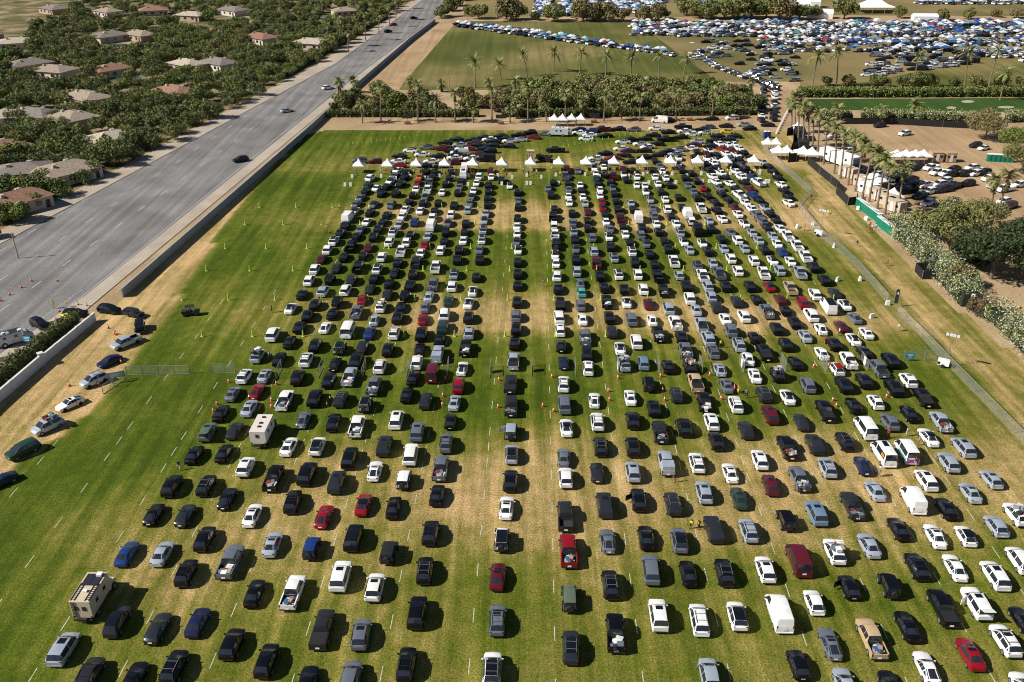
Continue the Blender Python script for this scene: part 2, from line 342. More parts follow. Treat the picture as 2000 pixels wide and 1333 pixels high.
ST['x'] = [(2.52, .46, .86, .92, .62, .5, ''), (2.38, .34, .98, 1.05, .92, .8, ''), (1.95, .3, 1.08, 1.15, .98, .84, ''), (1.35, .28, 1.12, 1.20, .99, .82, 'c'), (.5, .28, 1.16, 1.78, .99, .74, 'f'),
       (-.4, .28, 1.18, 1.86, .99, .75, 'm'), (-2.15, .28, 1.18, 1.80, .98, .73, 'r'), (-2.42, .3, 1.16, 1.22, .95, .84, 'b'), (-2.56, .42, .96, 1.02, .86, .78, '')]
WHEEL = {'s': (1.45, -1.42, .33, .80), 'h': (1.3, -1.25, .32, .79), 'u': (1.42, -1.42, .37, .84), 'm': (1.6, -1.5, .35, .87), 'p': (1.9, -1.85, .41, .89), 'v': (1.95, -1.75, .37, .9), 'j': (1.25, -1.3, .42, .80)}
NOUN = {'s': 'sedan', 'h': 'hatchback', 'u': 'SUV', 'm': 'minivan', 'p': 'pickup truck', 'v': 'van', 'j': 'boxy off-roader'}
def half(stn):
    y, zl, zb, zt, wb, wt, _ = stn
    return [(.0, zl), (wb * .9, zl), (wb, zl + .2 * (zb - zl)), (wb * 1.0, zl + .62 * (zb - zl)), (wb * .965, zb), (wt, zt - .035), (wt * .8, zt), (0, zt + .015)]
def loft(t, far=False):
    b = MB(); rings = []
    for s_ in ST[t]:
        h = half(s_)
        if far: h = [h[1], h[4], h[5]]
        else: h = h[1:]
        ring = [(x, s_[0], z) for x, z in h] + [(-x, s_[0], z) for x, z in (h[::-1] if far else h[:-1][::-1])]
        rings.append(ring)
    n = len(rings[0]); vs = [p for r_ in rings for p in r_]; fs = []
    for i in range(len(rings) - 1):
        for k in range(n - 1): fs.append((i * n + k, i * n + k + 1, (i + 1) * n + k + 1, (i + 1) * n + k))
    fs.append(tuple(range(n - 1, -1, -1))); fs.append(tuple(range((len(rings) - 1) * n, len(rings) * n)))
    return b.add(vs, fs)
def patch(b, pts, s=.9, off=.012, mi=0, out=None):
    P_ = [Vector(p) for p in pts]; c = sum(P_, Vector()) / len(P_)
    n = (P_[1] - P_[0]).cross(P_[-1] - P_[0]).normalized()
    if n.z < -.2 or (abs(n.z) <= .2 and n.dot(c - Vector((0, 0, .9))) < 0): n = -n; P_ = P_[::-1]
    vs = [tuple(c + (p - c) * s + n * off) for p in P_]
    b.add(vs, [tuple(range(len(vs)))], mi)
def glass(t, far=False, rear=True):
    b = MB(); s_ = ST[t]; H_ = [half(q) for q in s_]; tg = [q[6] for q in s_]
    def pt(i, k, sx=1): return (sx * H_[i][k][0], s_[i][0], H_[i][k][1])
    c, f, r_, e = tg.index('c'), tg.index('f'), tg.index('r'), tg.index('b')
    for a, d in ((c, f),) + (((r_, e),) if rear else ()):
        bd = [pt(a, 5), pt(a, 7), pt(a, 5, -1), pt(d, 5, -1), pt(d, 7), pt(d, 5)]
        for sx in (1, -1): patch(b, [pt(a, 7), pt(a, 5, sx), pt(d, 5, sx), pt(d, 7)] if sx > 0 else [pt(a, 5, -1), pt(a, 7), pt(d, 7), pt(d, 5, -1)], 1 if True else .9, .02)
    for sx in (1, -1):
        m = tg.index('m')
        last = r_ if t != 'v' or rear == 'all' else m
        for a, d in ((c, f), (f, m), (m, r_)):
            if t == 'v' and a == m and rear != 'all': continue
            if a == c: pts = [pt(a, 4, sx), pt(d, 4, sx), pt(d, 5, sx)]
            else: pts = [pt(a, 4, sx), pt(d, 4, sx), pt(d, 5, sx), pt(a, 5, sx)]
            patch(b, pts, .88, .04)
        if t in 'sumhcx' : patch(b, [pt(r_, 4, sx), pt(e, 4, sx), pt(r_, 5, sx)], .7, .03)
    return b
def wheel_mesh():
    b = MB(); b.tube((-.12, 0, 0), (.12, 0, 0), 1, n=14); return b.mesh('tyre', True)
def rim_mesh():
    b = MB(); b.tube((-.125, 0, 0), (.125, 0, 0), .62, n=10); return b.mesh('rim')
CM = {}
def cmesh(key, fn, smooth=True, angle=28):
    if key not in CM: CM[key] = fn().mesh(key.split('|')[0], smooth, angle)
    return CM[key]
TY, RM = wheel_mesh(), rim_mesh()
def box_m(d): return lambda: MB().box((0, 0, 0), d)
def wall_bed():
    b = MB()
    for sx in (1, -1):
        b.box((sx * .93, -1.93, .80), (.14, 2.0, .74))
    b.box((0, -2.88, .80), (1.98, .1, .74)); b.box((0, -1.93, .60), (1.75, 1.9, .1)); return b
def bed_in():
    b = MB(); b.box((0, -1.9, .67), (1.72, 1.84, .03))
    for sx in (1, -1): b.box((sx * .85, -1.9, .9), (.02, 1.84, .46))
    b.box((0, -2.82, .9), (1.7, .02, .46)); b.box((0, -.96, .9), (1.7, .02, .46)); return b
def rails(t):
    def f():
        b = MB(); z = {'u': 1.72, 'm': 1.76, 'j': 1.86}.get(t, 1.75); x = .6
        for sx in (1, -1): b.box((sx * x, -.7, z + .05), (.05, 2.1, .05))
        for y in (-.2, -1.3): b.box((0, y, z + .06), (x * 2 + .02, .06, .03))
        return b
    return f
def cross():
    b = MB(); z = 1.82
    for sx in (1, -1): b.box((sx * .6, -.7, z - .04), (.05, 2.1, .05))
    for y in (0, -.7, -1.4): b.box((0, y, z + .02), (1.24, .07, .03))
    return b
def fenders():
    b = MB()
    for sx in (1, -1):
        for y in (1.25, -1.3): b.box((sx * .80, y, .98), (.24, 1.05, .08)).box((sx * .80, y + .5, .85), (.24, .1, .25)).box((sx * .80, y - .5, .85), (.24, .1, .25))
    b.box((0, 0, .60), (1.5, 4.2, .06)); b.box((0, 1.95, .62), (1.55, .22, .22)).box((0, -2.15, .62), (1.5, .18, .2)); return b
LUG = [(.22, .03, .03), (.04, .10, .25), (.60, .60, .58), (.75, .75, .73), (.36, .28, .18), (.30, .30, .31), (.03, .03, .035), (.12, .16, .18)]
LM = [mat('luggage_%s' % n, c, .6, var=.15) for n, c in zip(('red', 'blue', 'pale', 'white', 'tan', 'grey', 'black', 'slate'), LUG)]
def luggage(seed, w, l, z):
    rnd = random.Random(seed); b = MB()
    for i in range(13):
        d = (rnd.uniform(.35, .85), rnd.uniform(.3, .75), rnd.uniform(.2, .5))
        b.box((rnd.uniform(-w, w), rnd.uniform(-l, l), z + d[2] / 2 + rnd.uniform(0, .12)), d, rnd.uniform(-.5, .5), mi=i % 8)
    return b
def vehicle(t, c, flags, x, y, heading, label, cat, level, group):
    """level 2: every part, 1: the parts one can tell apart, 0: body, windows and roof only. Local +Y is the nose."""
    rnd = random.Random(int(x * 97 + y * 31)); mt = t
    if t == 's' and rnd.random() < .33: mt = 'c'
    if t == 'u' and rnd.random() < .33: mt = 'x'
    name = {'s': 'parked_sedan', 'h': 'parked_hatchback', 'u': 'parked_suv', 'm': 'parked_minivan', 'p': 'pickup_truck', 'v': 'parked_van', 'j': 'off_road_car'}[t]
    pm = paint(c); T = thing(name, label, cat, (x, y, .02), heading, group); T.scale = (rnd.uniform(.96, 1.04), rnd.uniform(.90, .98), rnd.uniform(.94, 1.05))
    def part(nm, key, fn, m, loc=None, sc=None, par=None, rot=None, smooth=True):
        me = fn if isinstance(fn, bpy.types.Mesh) else cmesh(key, fn, smooth)
        o = bpy.data.objects.new(nm, me); COL.objects.link(o); o.parent = par or T
        o.material_slots[0].link = 'OBJECT'; o.material_slots[0].material = m
        if loc: o.location = loc
        if sc: o.scale = sc
        if rot: o.rotation_euler = rot
        return o
    far = level == 0
    body = part('body', 'body|%s' % mt, lambda: loft(mt), pm)
    part('windows', 'windows|%s%s' % (mt, 'W' if 'W' in flags else ''), lambda: glass(mt, rear='all' if 'W' in flags else (t != 'v')), GLASS, smooth=False)
    stn = ST[mt]; yr = [q for q in stn if q[6] == 'f'][0]; ym = [q for q in stn if q[6] == 'm'][0]; yy = [q for q in stn if q[6] == 'r'][0]
    ztop = ym[3]; roof = 'roof_panel'
    if 'B' in flags:
        def rf():
            b = MB(); s0, s1, s2 = yr, ym, yy
            for a, d in ((s0, s1), (s1, s2)):
                for sx in (1, -1): patch(b, [(0, a[0], a[3] + .015), (sx * a[5] * .93, a[0], a[3] - .01), (sx * d[5] * .93, d[0], d[3] - .01), (0, d[0], d[3] + .015)], 1, .022)
            return b
        part('roof_panel', 'roof|%sB' % mt, rf, PANO, smooth=False)
    elif t in 'sumh' and rnd.random() < .5 and level:
        def sr():
            b = MB(); patch(b, [(-.42, yr[0] - .12, yr[3] + .02), (.42, yr[0] - .12, yr[3] + .02), (.42, ym[0] + .02, ym[3] + .02), (-.42, ym[0] + .02, ym[3] + .02)], 1, .012); return b
        part('sunroof', 'sunroof|%s' % mt, sr, PANO, smooth=False)
    if 'R' in flags:   # a red roof on a white car
        part('roof_panel', 'roof|red%s' % t, lambda: MB().box((0, (yr[0] + yy[0]) / 2, ztop + .0), (1.1, yr[0] - yy[0], .05)), paint('r'))
    if t == 'p':
        part('bed', 'bed|p', wall_bed, pm, smooth=False)
        if 'C' in flags: part('bed_cover', 'bedcover|p', lambda: MB().box((0, -1.92, 1.185), (1.74, 1.86, .05)), TRIM, smooth=False)
        else: part('bed_lining', 'bedin|p', bed_in, BEDL, smooth=False)
        if 'A' in flags: part('bed_cap', 'bedcap|p', lambda: MB().box((0, -1.92, 1.48), (1.75, 1.9, .66)), pm)
    if t == 'j':
        part('fenders', 'fender|j', fenders, TRIM, smooth=False)
        part('spare_wheel', 'spare|j', lambda: MB().tube((0, -2.1, 1.05), (0, -2.36, 1.05), .40, n=14), RUBBER)
    if level:
        if t in 'um' and mt != 'x' and ('K' in flags or rnd.random() < .45): part('roof_rack', 'rack|%s' % ('K' if 'K' in flags else t), cross if 'K' in flags else rails(t), TRIM if rnd.random() < .5 else RIM, smooth=False)
        wf, wr, r_, xh = WHEEL[t]
        for yv in (wf, wr):
            for sx in (1, -1):
                tw = part('wheel', 'wheel', TY, RUBBER, (sx * (xh + .02), yv, r_), (1, r_, r_))
                if level == 2: part('rim', 'rim', RM, RIM if rnd.random() < .8 or t != 'j' else TRIM, par=tw)
        e = stn[-2] if t != 'p' else None
        zb = {'s': .84, 'h': .92, 'u': 1.0, 'm': 1.0, 'p': .98, 'v': 1.25, 'j': .95}[t]; yb = {'s': -2.36, 'h': -2.05, 'u': -2.3 if mt == 'u' else -2.5, 'm': -2.48, 'p': -2.93, 'v': -2.84, 'j': -2.07}[t]
        wx = {'s': .62, 'h': .66, 'u': .70, 'm': .76, 'p': .90, 'v': .88, 'j': .66}[t]
        for sx in (1, -1): part('tail_light', 'taillight|%d' % (t in 'pvj'), box_m((.14, .07, .34) if t in 'pvj' else (.24, .10, .11)), RED, (sx * wx, yb + .02, zb), smooth=False)
        part('licence_plate', 'plate', box_m((.46, .03, .2)), PLATE, (0, yb - .02, zb - (.34 if t != 's' else .2)), rot=(R(-12), 0, 0), smooth=False)
    if level == 2:
        yn = stn[1][0]; zn = stn[1][2]
        for sx in (1, -1): part('headlight', 'headlight', box_m((.30, .10, .12)), LAMP, (sx * stn[0][4] * .98, stn[0][0] - .05, stn[0][2] - .10), smooth=False)
        yc = [q for q in stn if q[6] == 'c'][0]
        for sx in (1, -1): part('mirror', 'mirror', box_m((.2, .12, .15)), pm if t != 'v' else TRIM, (sx * (yc[4] + .1), yc[0] - .25, yc[2] + .08), smooth=False)
        part('rear_bumper', 'bumper|%s' % t, box_m((wx * 2 + .1, .16, .16)), TRIM if t in 'upj' else pm, (0, yb + .01, .45), smooth=False)
    if 'P' in flags:
        part('painted_panel', 'paint|rear', box_m((1.75, .05, .75)), mat('purple_mural', (.30, .10, .35), .5, var=.6, scale=4), (0, -2.87, .85), smooth=False)
        for sx in (1, -1): part('painted_panel', 'paint|side', box_m((.05, 3.0, .55)), mat('sky_blue_mural', (.15, .38, .50), .5, var=.6, scale=3), (sx * 1.035, -1.1, .95), smooth=False)
    if 'Q' in flags:
        for sx in (1, -1): part('orange_lettered_panel', 'paint|q', box_m((.05, .9, .45)), mat('orange_print', (.75, .25, .02), .5), (sx * 1.0, -1.9, 1.85), smooth=False)
        part('roof_window', 'roofwin', box_m((.7, 1.4, .06)), PANO, (.1, .3, 2.36), smooth=False)
    if 'D' in flags and level:
        a = -.7
        for sx in (-1,):
            part('door', 'door|open', box_m((.06, 1.1, .9)), pm, (sx * 1.35, .35, .85), rot=(0, 0, sx * R(55)), smooth=False)
    if 'H' in flags:   # raised tailgate
        part('tailgate', 'tailgate|up', box_m((1.4, .85, .06)), pm, (0, yy[0] - .5, ztop + .1), rot=(R(-18), 0, 0), smooth=False)
    cargo = None
    if 'L' in flags or 'O' in flags:
        k = rnd.randrange(6)
        if 'O' in flags: key, l_, z, yo = 'luggage|roof%d' % k, .7, 0, -.6; zz = ztop + .02
        else: key, l_, z, yo = 'luggage|bed%d' % k, .62, 0, -1.9; zz = .70
        me = cmesh(key, lambda: luggage(k, .5, l_, 0), False)
        q = bpy.data.objects.new('luggage_pile', me); COL.objects.link(q)
        q.location = (x - math.sin(heading) * yo, y + math.cos(heading) * yo, zz + .02); q.rotation_euler = (0, 0, heading)
        for i in range(8): q.material_slots[i].link = 'OBJECT'; q.material_slots[i].material = LM[(i + k) % 8]
        cargo = q
    return T, cargo

# colour and type, photo position of the middle of each vehicle; extra letters: B black glass roof, L loaded bed, C covered bed, A bed cap,
# K rack on the roof, O load on the roof, D door open, H tailgate up, X seen from the side, F facing the camera, W windows all round
NEAR = """248,1080bs 317,1080ss 400,1050ku 450,1095ep L 364,1117ku 229,1212duB 309,1225ds 386,1214ns 124,1264sm 453,1255ku 175,1315du 261,1325ks 340,1301ku 77,1357ds
497,1157ks 532,1062ss 609,1067bj 691,1049kuB 760,1076dj 841,1039kuB 665,1124wu 732,1145wu 830,1112ku 572,1155wpL 815,1195ku 630,1226dpC 705,1237eu 521,1288ku 794,1295ku 600,1334ks 685,1322eu
633,1007rs 980,1051wjB 972,1125ms 971,1209eu 961,1306wuB 1104,1006dp 1110,1074rpL 1112,1165qj 1115,1262duB
1187,1055es 1192,1140ku 1202,1234kpL 1262,1049ks 1327,1054euB 1394,1032du 1462,1034su 1535,1013kj 1271,1111eu 1344,1119ks 1415,1116ku 1495,1110wu 1560,1089mvW 1286,1200wuK 1366,1207wm 1440,1201wuB 1522,1192wv 1590,1175wh 1386,1315su 1559,1296kh
1630,1075wuO 1697,1064ss 1755,1032ks 1826,1046ws 1886,1045whB 1946,1026sh 1985,1003wuO 1791,1104ku 1865,1107ws 1944,1121wm 1992,1092wm 1659,1145khD 1736,1141kj 1841,1185kpC 1907,1177wuDH 1998,1210ks 1772,1222ks 1621,1255es 1702,1245tpL 1895,1276rs 1964,1249wu 1810,1302ws 1652,1338ss 1741,1343ks 2003,1345ws
380,887ks 438,884ks 406,842quH 459,840ds 432,806ks 487,796ss 455,768es 502,763rs 556,780wpL 615,776ku 666,778duK 731,752epL 714,788wjB 593,818es 652,823ku 697,831wpL 564,871ws 620,870wuB 683,893ku 480,910wu 535,932kpL 600,924ku 658,940du 732,918ws 336,947ku 403,946ku 444,972ks 362,1005ds 301,1003ks 493,1005ws 572,978kuK 710,984rsB
795,770ks 832,781du 896,751ru 888,785ss 774,817wm 815,842eu 880,822kh 751,869du 871,864eu 802,886wu 789,934wj 861,913epL 854,966ks 769,990ks 997,748dpC 998,791dpL 998,840sjD 999,885suB 997,937ku 989,990ws 1101,748wu 1102,789eu 1106,834wsB 1101,893es 1105,931wu
1161,780ws 1167,822wu 1173,870ku 1166,921ds 1181,985du 1231,775ws 1236,819ku 1236,871ku 1236,920su 1247,974kuD 1267,748kj 1277,796ku 1289,842dpL 1301,903spA 1314,982du 1321,769du 1337,833ku 1361,902wu 1375,960su 1359,747tpC 1375,782kpL 1390,822wu 1399,860ku 1419,752es 1437,788wu 1457,838du 1426,922ws 1443,972Gs
1492,768du 1538,774wsB 1504,808mu 1578,750eu 1648,750ku 1611,801kpC 1667,791ks 1710,784wh 1687,742ku 1565,823ds 1691,832wvW 1738,823eu 1775,807ks 1538,872kpL 1591,866du 1650,860ku 1484,896wu 1505,945mu 1561,933epL 1616,911su 1685,908ns 1709,957ss 1726,883wvWQ 1594,1001lu 1664,986dpL
1745,756ku 1803,775kpC 1774,741wu 1838,822spL 1813,853wsB 1771,878wvWP 1882,871sm 1853,901su 1809,935wm 1784,973wv 1848,992ks 1895,961ss 1936,934sh
590,574ks 631,567su 675,565wuH 723,563ds 568,601wsB 616,593ku 659,589kjD 708,584rs 601,615ku 650,611ks 697,608epL 732,624ss 744,597wuO 586,637ku 635,638ws 680,641wvW 533,652wu 722,649bs 566,667ks 616,673ku 664,678wjB 708,677ds 503,693suO 546,700ku 598,701wu 655,710ks 696,704ku 742,714wu 477,733wu 517,733ss 582,735ku 643,741ku 683,733spL
760,553ks 801,556ku 846,555epL 883,557wu 757,574ds 790,578kj 838,577ss 876,586Gs 923,567wsB 783,597ks 831,599es 915,591wsB 777,618ku 826,622rs 868,612wmK 915,618ku 865,637Gu 916,648su 1010,588ku 1008,615eu 1008,640ku 1005,669ks 1011,556ks 770,649wu 823,651ku 859,660ks 820,681ks 855,690spA 909,678kpL 758,681ku 814,706wu 903,718wsB 1003,704spC 845,726mvW 807,737ks
1090,563ks 1134,552es 1136,569Th 1094,592kpC 1134,594eu 1180,560ks 1219,563ku 1257,563wu 1296,566kpL 1340,558ku 1185,588kpL 1224,589wsB 1266,592ms 1306,600sm 1347,582wu 1092,618wu 1138,622ws 1190,618kuD 1233,622eu 1274,624ws 1319,629wpL 1094,643wu 1143,657epL 1195,646du 1243,666wu 1286,651kpL 1331,656ku 1096,674ks 1339,684epL 1146,689kuB 1211,679wsB 1101,707ns 1149,717wu 1220,709suO 1257,707lu 1305,715ks 1347,715kuO
1379,551su 1417,557ku 1464,557ku 1502,558rs 1543,561tpL 1386,572su 1398,596du 1360,604ss 1438,587du 1477,583ks 1523,583ms 1567,589rm 1591,573wu 1618,596wvB 1630,572ds 1649,594wsB 1415,618ws 1453,616wu 1497,607epL 1534,605ks 1584,614wuD 1370,633spC 1551,628ku 1516,640ku 1427,644eu 1603,641ws 1383,660su 1572,655ss 1473,658ks 1443,671sm 1393,685euK 1534,671ku 1493,687kpC 1642,636ms 1628,670ku 1605,689ws 1461,700ws 1553,708ks 1406,720ss 1474,732ws 1518,730kuO 1634,719whR
1609,545ku 1657,703wpL 1669,620es 1692,649ws 1667,662wsB 1687,686ks 1739,702ku 1716,718epC
44,878GuF 92,830smFO 136,787wsF 183,741suF 2,938nsF 214,704nsF 245,667spF 273,638kj@200 262,611dj@250 213,603kuX 146,611kuX 77,631ku@235"""
FARC = """693,411wsB 723,414ks 756,419ks 792,408ws 787,420ws 680,422wv 717,432ws 748,433ks 780,437ss 810,432bu 675,439ku 705,447es 739,446ku 768,452wu 802,458ks 665,455ku 653,468wu 696,461ks 730,461ku 761,471wu 794,471wu 640,486wu 686,480kp 720,482ms 746,500wu 784,489wp 629,504ms 672,501ks 710,498ks 777,512ks 615,524wu 658,522ds 700,520kp 737,524wu 771,531ds 807,533ku 813,510dp 604,546wu 645,544kj 687,545du 731,542ks
821,410ws 849,411ks 881,417wu 914,408su 949,416ss 946,428ss 845,423wu 842,438wv 875,434es 910,435ks 944,447su 871,451ku 908,452ks 836,460ss 868,471ks 905,468ws 941,466wu 830,478rs 861,487wu 897,486ku 937,486es 822,492ws 893,505ku 937,505ku 851,520wp 887,533su 930,540ks 1012,403ks 1011,426ku 1010,440ws 1010,456ws 1009,469es 1012,486ws 1011,510ks 1011,533ks
1083,407ks 1080,422kp 1082,440wj 1084,458wp 1086,476kp 1084,495ws 1086,512ws 1088,537wu 1117,415ks 1119,433eu 1120,450su 1123,467ku 1125,484es 1125,505ku 1127,528su 1148,412ms 1148,430ks 1148,444ks 1157,462eu 1160,489su 1165,512mp 1171,536ku 1181,413ks 1176,402rs 1183,428ws 1190,444es 1189,460ws 1193,480ku 1199,501su 1208,534wu 1207,407ku 1212,425mp 1217,442ks 1221,455ws 1230,472ks 1234,489wu 1240,510ku 1246,534wu 1236,407ks 1247,422wv 1254,443ku 1252,457eu 1262,474es 1268,495ks 1278,515ks 1284,537kp 1274,405es 1277,419eu 1282,436ws 1286,451ks
1298,470ks 1305,484ku 1316,509wp 1303,407wu 1311,422ks 1320,435ws 1328,452su 1335,471ws 1346,486ss 1326,536sh 1332,404ks 1342,414wv 1350,431wj 1362,447kv 1371,473ws 1382,489ks 1392,512ss 1365,526eu 1377,544wp 1404,532ep 1369,405wp 1400,410ku 1383,429ss 1389,446ks 1409,466ks 1413,484ss 1427,503wu 1441,527wu 1410,426ws 1426,452es 1440,467wu 1454,484ss 1472,507wu 1491,532wp 1440,416ws 1453,435ws 1468,453ss 1481,468ss 1493,487ks 1462,402ws 1470,413eu 1434,404ms
1483,426eu 1494,441ks 1506,457ss 1516,473ws 1526,488bs 1543,509ws 1508,507ws 1522,526su 1562,531sp 1492,403ss 1503,416ks 1518,432ks 1523,445ws 1537,459wp 1555,477wp 1573,500wp 1588,520ku
724,346wu 718,362Gs 715,373ks 704,386es 698,396es 757,362ks 763,353ws 773,341es 776,332ws 783,358ku 790,346ks 793,335ks 746,377ks 774,377kj 737,366ws 731,398es 765,398eu 806,380ks 798,394ks 813,368ws 816,356rs 820,344os 832,334ks 844,346ks 838,357ep 835,368wp 832,381es 826,395ks 856,395ks 864,374ws 871,358ks 878,346ks 848,337ks 883,335ks 887,400ku 894,375ks 898,362es 901,350ks 904,340wv 907,328wv 936,343wu 931,356ws 925,372ws 921,383es 918,394es 954,361ku 954,373ks 952,387ks 952,398ks
1161,329ws 1179,325ws 959,332ms 960,344ws 980,350ku 996,361ws 1010,374ks 1012,390es 1107,332mp 1104,341ep 1128,332es 1080,356ks 1071,365es 1076,379ku 1109,358ks 1111,368es 1110,382ws 1112,394ws 1133,360ws 1136,373ks 1138,383ws 1143,394ss 1164,340ws 1164,347Gs 1167,356ks 1172,369ws 1173,384ws 1176,398rs 1184,340ks 1196,345mp 1191,353ks 1196,364es 1200,377ks 1203,392ks 1217,329ms 1218,340ws 1223,349ks 1236,332ks 1244,344ws 1248,360ws 1232,396ss
1405,279ws 1422,283ws 1437,283ws 1445,290ws 1453,298ks 1360,295ks 1383,293ws 1411,290rs 1430,293ms 1416,298ws 1436,300ws 1465,306ks 1355,306ks 1380,299ms 1380,308ws 1399,302ks 1398,311ws 1325,307ws 1304,306ws 1279,313ks 1324,319ws 1288,322es 1423,308es 1443,311ks 1484,313ss 1496,322ks 1507,333ks 1519,346ks 1525,359ws 1532,372ks 1539,383ks 1540,395ws 1379,319ks 1398,320ws 1384,331ks 1402,329ks 1433,322ks 1448,321es 1458,332kp 1273,331ks 1293,332ws 1279,344ws 1300,346ws 1331,331ks 1337,346ks 1350,337ks 1392,344ws 1408,337ws 1440,336ws 1417,347ks 1448,345ws 1468,343bs 1478,353wp 1254,361ws 1285,358ws 1308,360ks 1343,360es 1360,352ks 1398,354ws 1426,357ws 1454,356ks 1405,366es 1373,366rs 1261,373ws 1291,374ks 1354,373es 1438,370ks 1461,366ms 1470,379bs 1481,390ks 1449,383wp 1383,383ks 1411,379ks 1270,388ss 1299,388ws 1325,384ks 1361,385ks 1395,393ks 1420,387ks 1459,399ws"""
SIDE = """708,313eu 727,314mh 780,304ks 778,314ws 778,322rs 802,293ws 838,287es 831,301ws 843,314ws 838,323ks 853,323ks 858,304ks 870,278ks 862,289mp 882,293ks 882,302ku 894,307ws 892,316mp 904,296wv 915,308ws 900,272ks 915,272ks 901,282ss 920,290rs 927,278ms 936,283ks 940,290ks 927,300ms 945,268ks 950,308kv
960,271ws 978,265ks 966,276ks 984,270ks 993,274ws 1012,263ks 1016,271ss 1038,258ku 1041,267rs 1063,260es 1108,255ss 1127,258ws 1131,252ks 1155,254bs 1145,270ws 1160,263ws 1175,264ks 1180,252mp 1208,251ks 1235,252es 963,283ks 982,284ks 956,294ku 1085,292kp 1217,276ws 1242,271ks 1215,290ws 1238,293ms 1182,299ks 1218,302ks 1232,315ks 1167,308ws 1196,308rs 1160,317ws 1182,317ks
1281,250ws 1334,247kp 1337,255ws 1276,263ks 1305,257ks 1330,267ks 1301,271kp 1283,280ks 1247,271ks 1251,280ws 1265,286ws 1245,293ks 1352,261ws 1372,252ks 1384,247es 1378,258ws 1418,245ks 1421,256ys 1453,242ss 1464,250ks 1500,243ks 1402,265ks 1435,265ks 1391,274ks 1367,275ss 1359,282ms 1423,271ks 1349,289ws 1327,291ss 1305,295ks 1386,285ks 1319,300ss 1289,303ks 1260,308ks 1289,232wv 1303,234ks 1390,231ks 1430,229wu 758,60ku@312 808,34ks@312 768,47rs@132 640,170wu@312 560,215ss@312 470,310ku@132"""
import re
def parse(t):
    for m in re.finditer(r'(-?\d+),(\d+)(\w)(\w)\s?([A-Z]*)(?:@(\d+))?(?=\s|$)', t):
        x, y, c, ty, fl, hd = m.groups(); yield int(x), int(y), c, ty, fl, hd
HMID = {'s': .65, 'h': .7, 'u': .8, 'm': .8, 'p': .8, 'v': 1.1, 'j': .85}
def lean(px, py):     # lanes bend left towards the tents on the right side
    if py < 480 and px > 1380: return R(min(16, (480 - py) * .13))
    if py < 470 and px < 800: return -R(min(12, (470 - py) * .10))
    return 0
VEH = []
for src, t_ in ((NEAR, 0), (FARC, 1), (SIDE, 2)):
    for x, y, c, ty, fl, hd in parse(t_ and (FARC if t_ == 1 else SIDE) or NEAR):
        wx_, wy_ = G(x, y + 1, HMID[ty]); rnd = random.Random(x * 7 + y)
        h = -FH + lean(x, y) + R(rnd.uniform(-2, 2))
        if 'F' in fl: h = math.pi - R(51) + R(rnd.uniform(-3, 3)) + R(14)
        elif 'X' in fl or t_ == 2: h = R(90 if 'X' not in fl else -90) + R(rnd.uniform(-16, 16)) + (0 if x > 640 or y > 560 else 0)
        if hd: h = R(float(hd))
        VEH.append(dict(px=x, py=y, c=c, t=ty, fl=fl, x=wx_, y=wy_, h=h, src=t_))
# keep vehicles from touching: push pairs apart along the lane
Lh = {'s': 2.42, 'h': 2.1, 'u': 2.36, 'm': 2.53, 'p': 2.95, 'v': 2.85, 'j': 2.2}
near = [v for v in VEH]
for it in range(14):
    for i in range(len(near)):
        a = near[i]
        for b_ in near[i + 1:]:
            if abs(a['x'] - b_['x']) < 6 and abs(a['y'] - b_['y']) < 6.5:
                dx, dy = b_['x'] - a['x'], b_['y'] - a['y']
                hx, hy = -math.sin(a['h']), math.cos(a['h'])
                al, la = dx * hx + dy * hy, dx * hy - dy * hx
                cross_ = abs(math.sin(a['h'] - b_['h'])) > .6
                need = Lh[a['t']] + Lh[b_['t']] + .25 if not cross_ else Lh[a['t']] + 1.2; nw = 2.15 if not cross_ else Lh[b_['t']] + 1.1
                if abs(al) < need and abs(la) < nw:
                    if need - abs(al) < (nw - abs(la)) * 2.2:
                        k = (need - abs(al)) / 2 * (1 if al > 0 else -1); a['x'] -= hx * k; a['y'] -= hy * k; b_['x'] += hx * k; b_['y'] += hy * k
                    else:
                        k = (nw - abs(la)) / 2 * (1 if la > 0 else -1); a['x'] -= hy * k; a['y'] += hx * k; b_['x'] += hy * k; b_['y'] -= hx * k
# ---------------------------------------------------------------- place the vehicles
def vdesc(v, short=False):
    cn = COLS[v['c']][0]; n = NOUN[v['t']]; fl = v['fl']
    if v['t'] == 'j': n = 'off-roader'
    if v['t'] == 'p': n = 'pickup'
    s = f'{cn} {n}'
    if short: return s
    if 'B' in fl: s += ' with black roof'
    elif 'R' in fl: s += ' with red roof'
    elif 'L' in fl: s += ' with loaded bed'
    elif 'C' in fl: s += ' with bed cover'
    elif 'A' in fl: s += ' with bed cap'
    elif 'O' in fl: s += ' with luggage on top'
    elif 'D' in fl: s += ' with open door'
    elif 'H' in fl: s += ' with raised tailgate'
    elif 'K' in fl: s += ' with roof rack'
    return s
for v in VEH:
    v['u'], v['v'] = UV(v['x'], v['y']); v['r'] = math.hypot(v['x'], v['y'])
    v['ppx'], v['ppy'] = P(v['x'], v['y'], .6)
order = sorted([v for v in VEH if -20 < v['ppx'] < 2020 and v['ppy'] < 1352], key=lambda v: math.sqrt(v['r'] ** 2 + H * H))
cnt = 0; IND = []; FARV = []
for v in order:
    if v['t'] in 'suhm':
        cnt += 1; (IND if cnt <= 298 else FARV).append(v)
        if cnt == 298: rlim = v['r']
    else: (IND if cnt <= 298 else FARV).append(v)
idset = set(id(v) for v in IND)
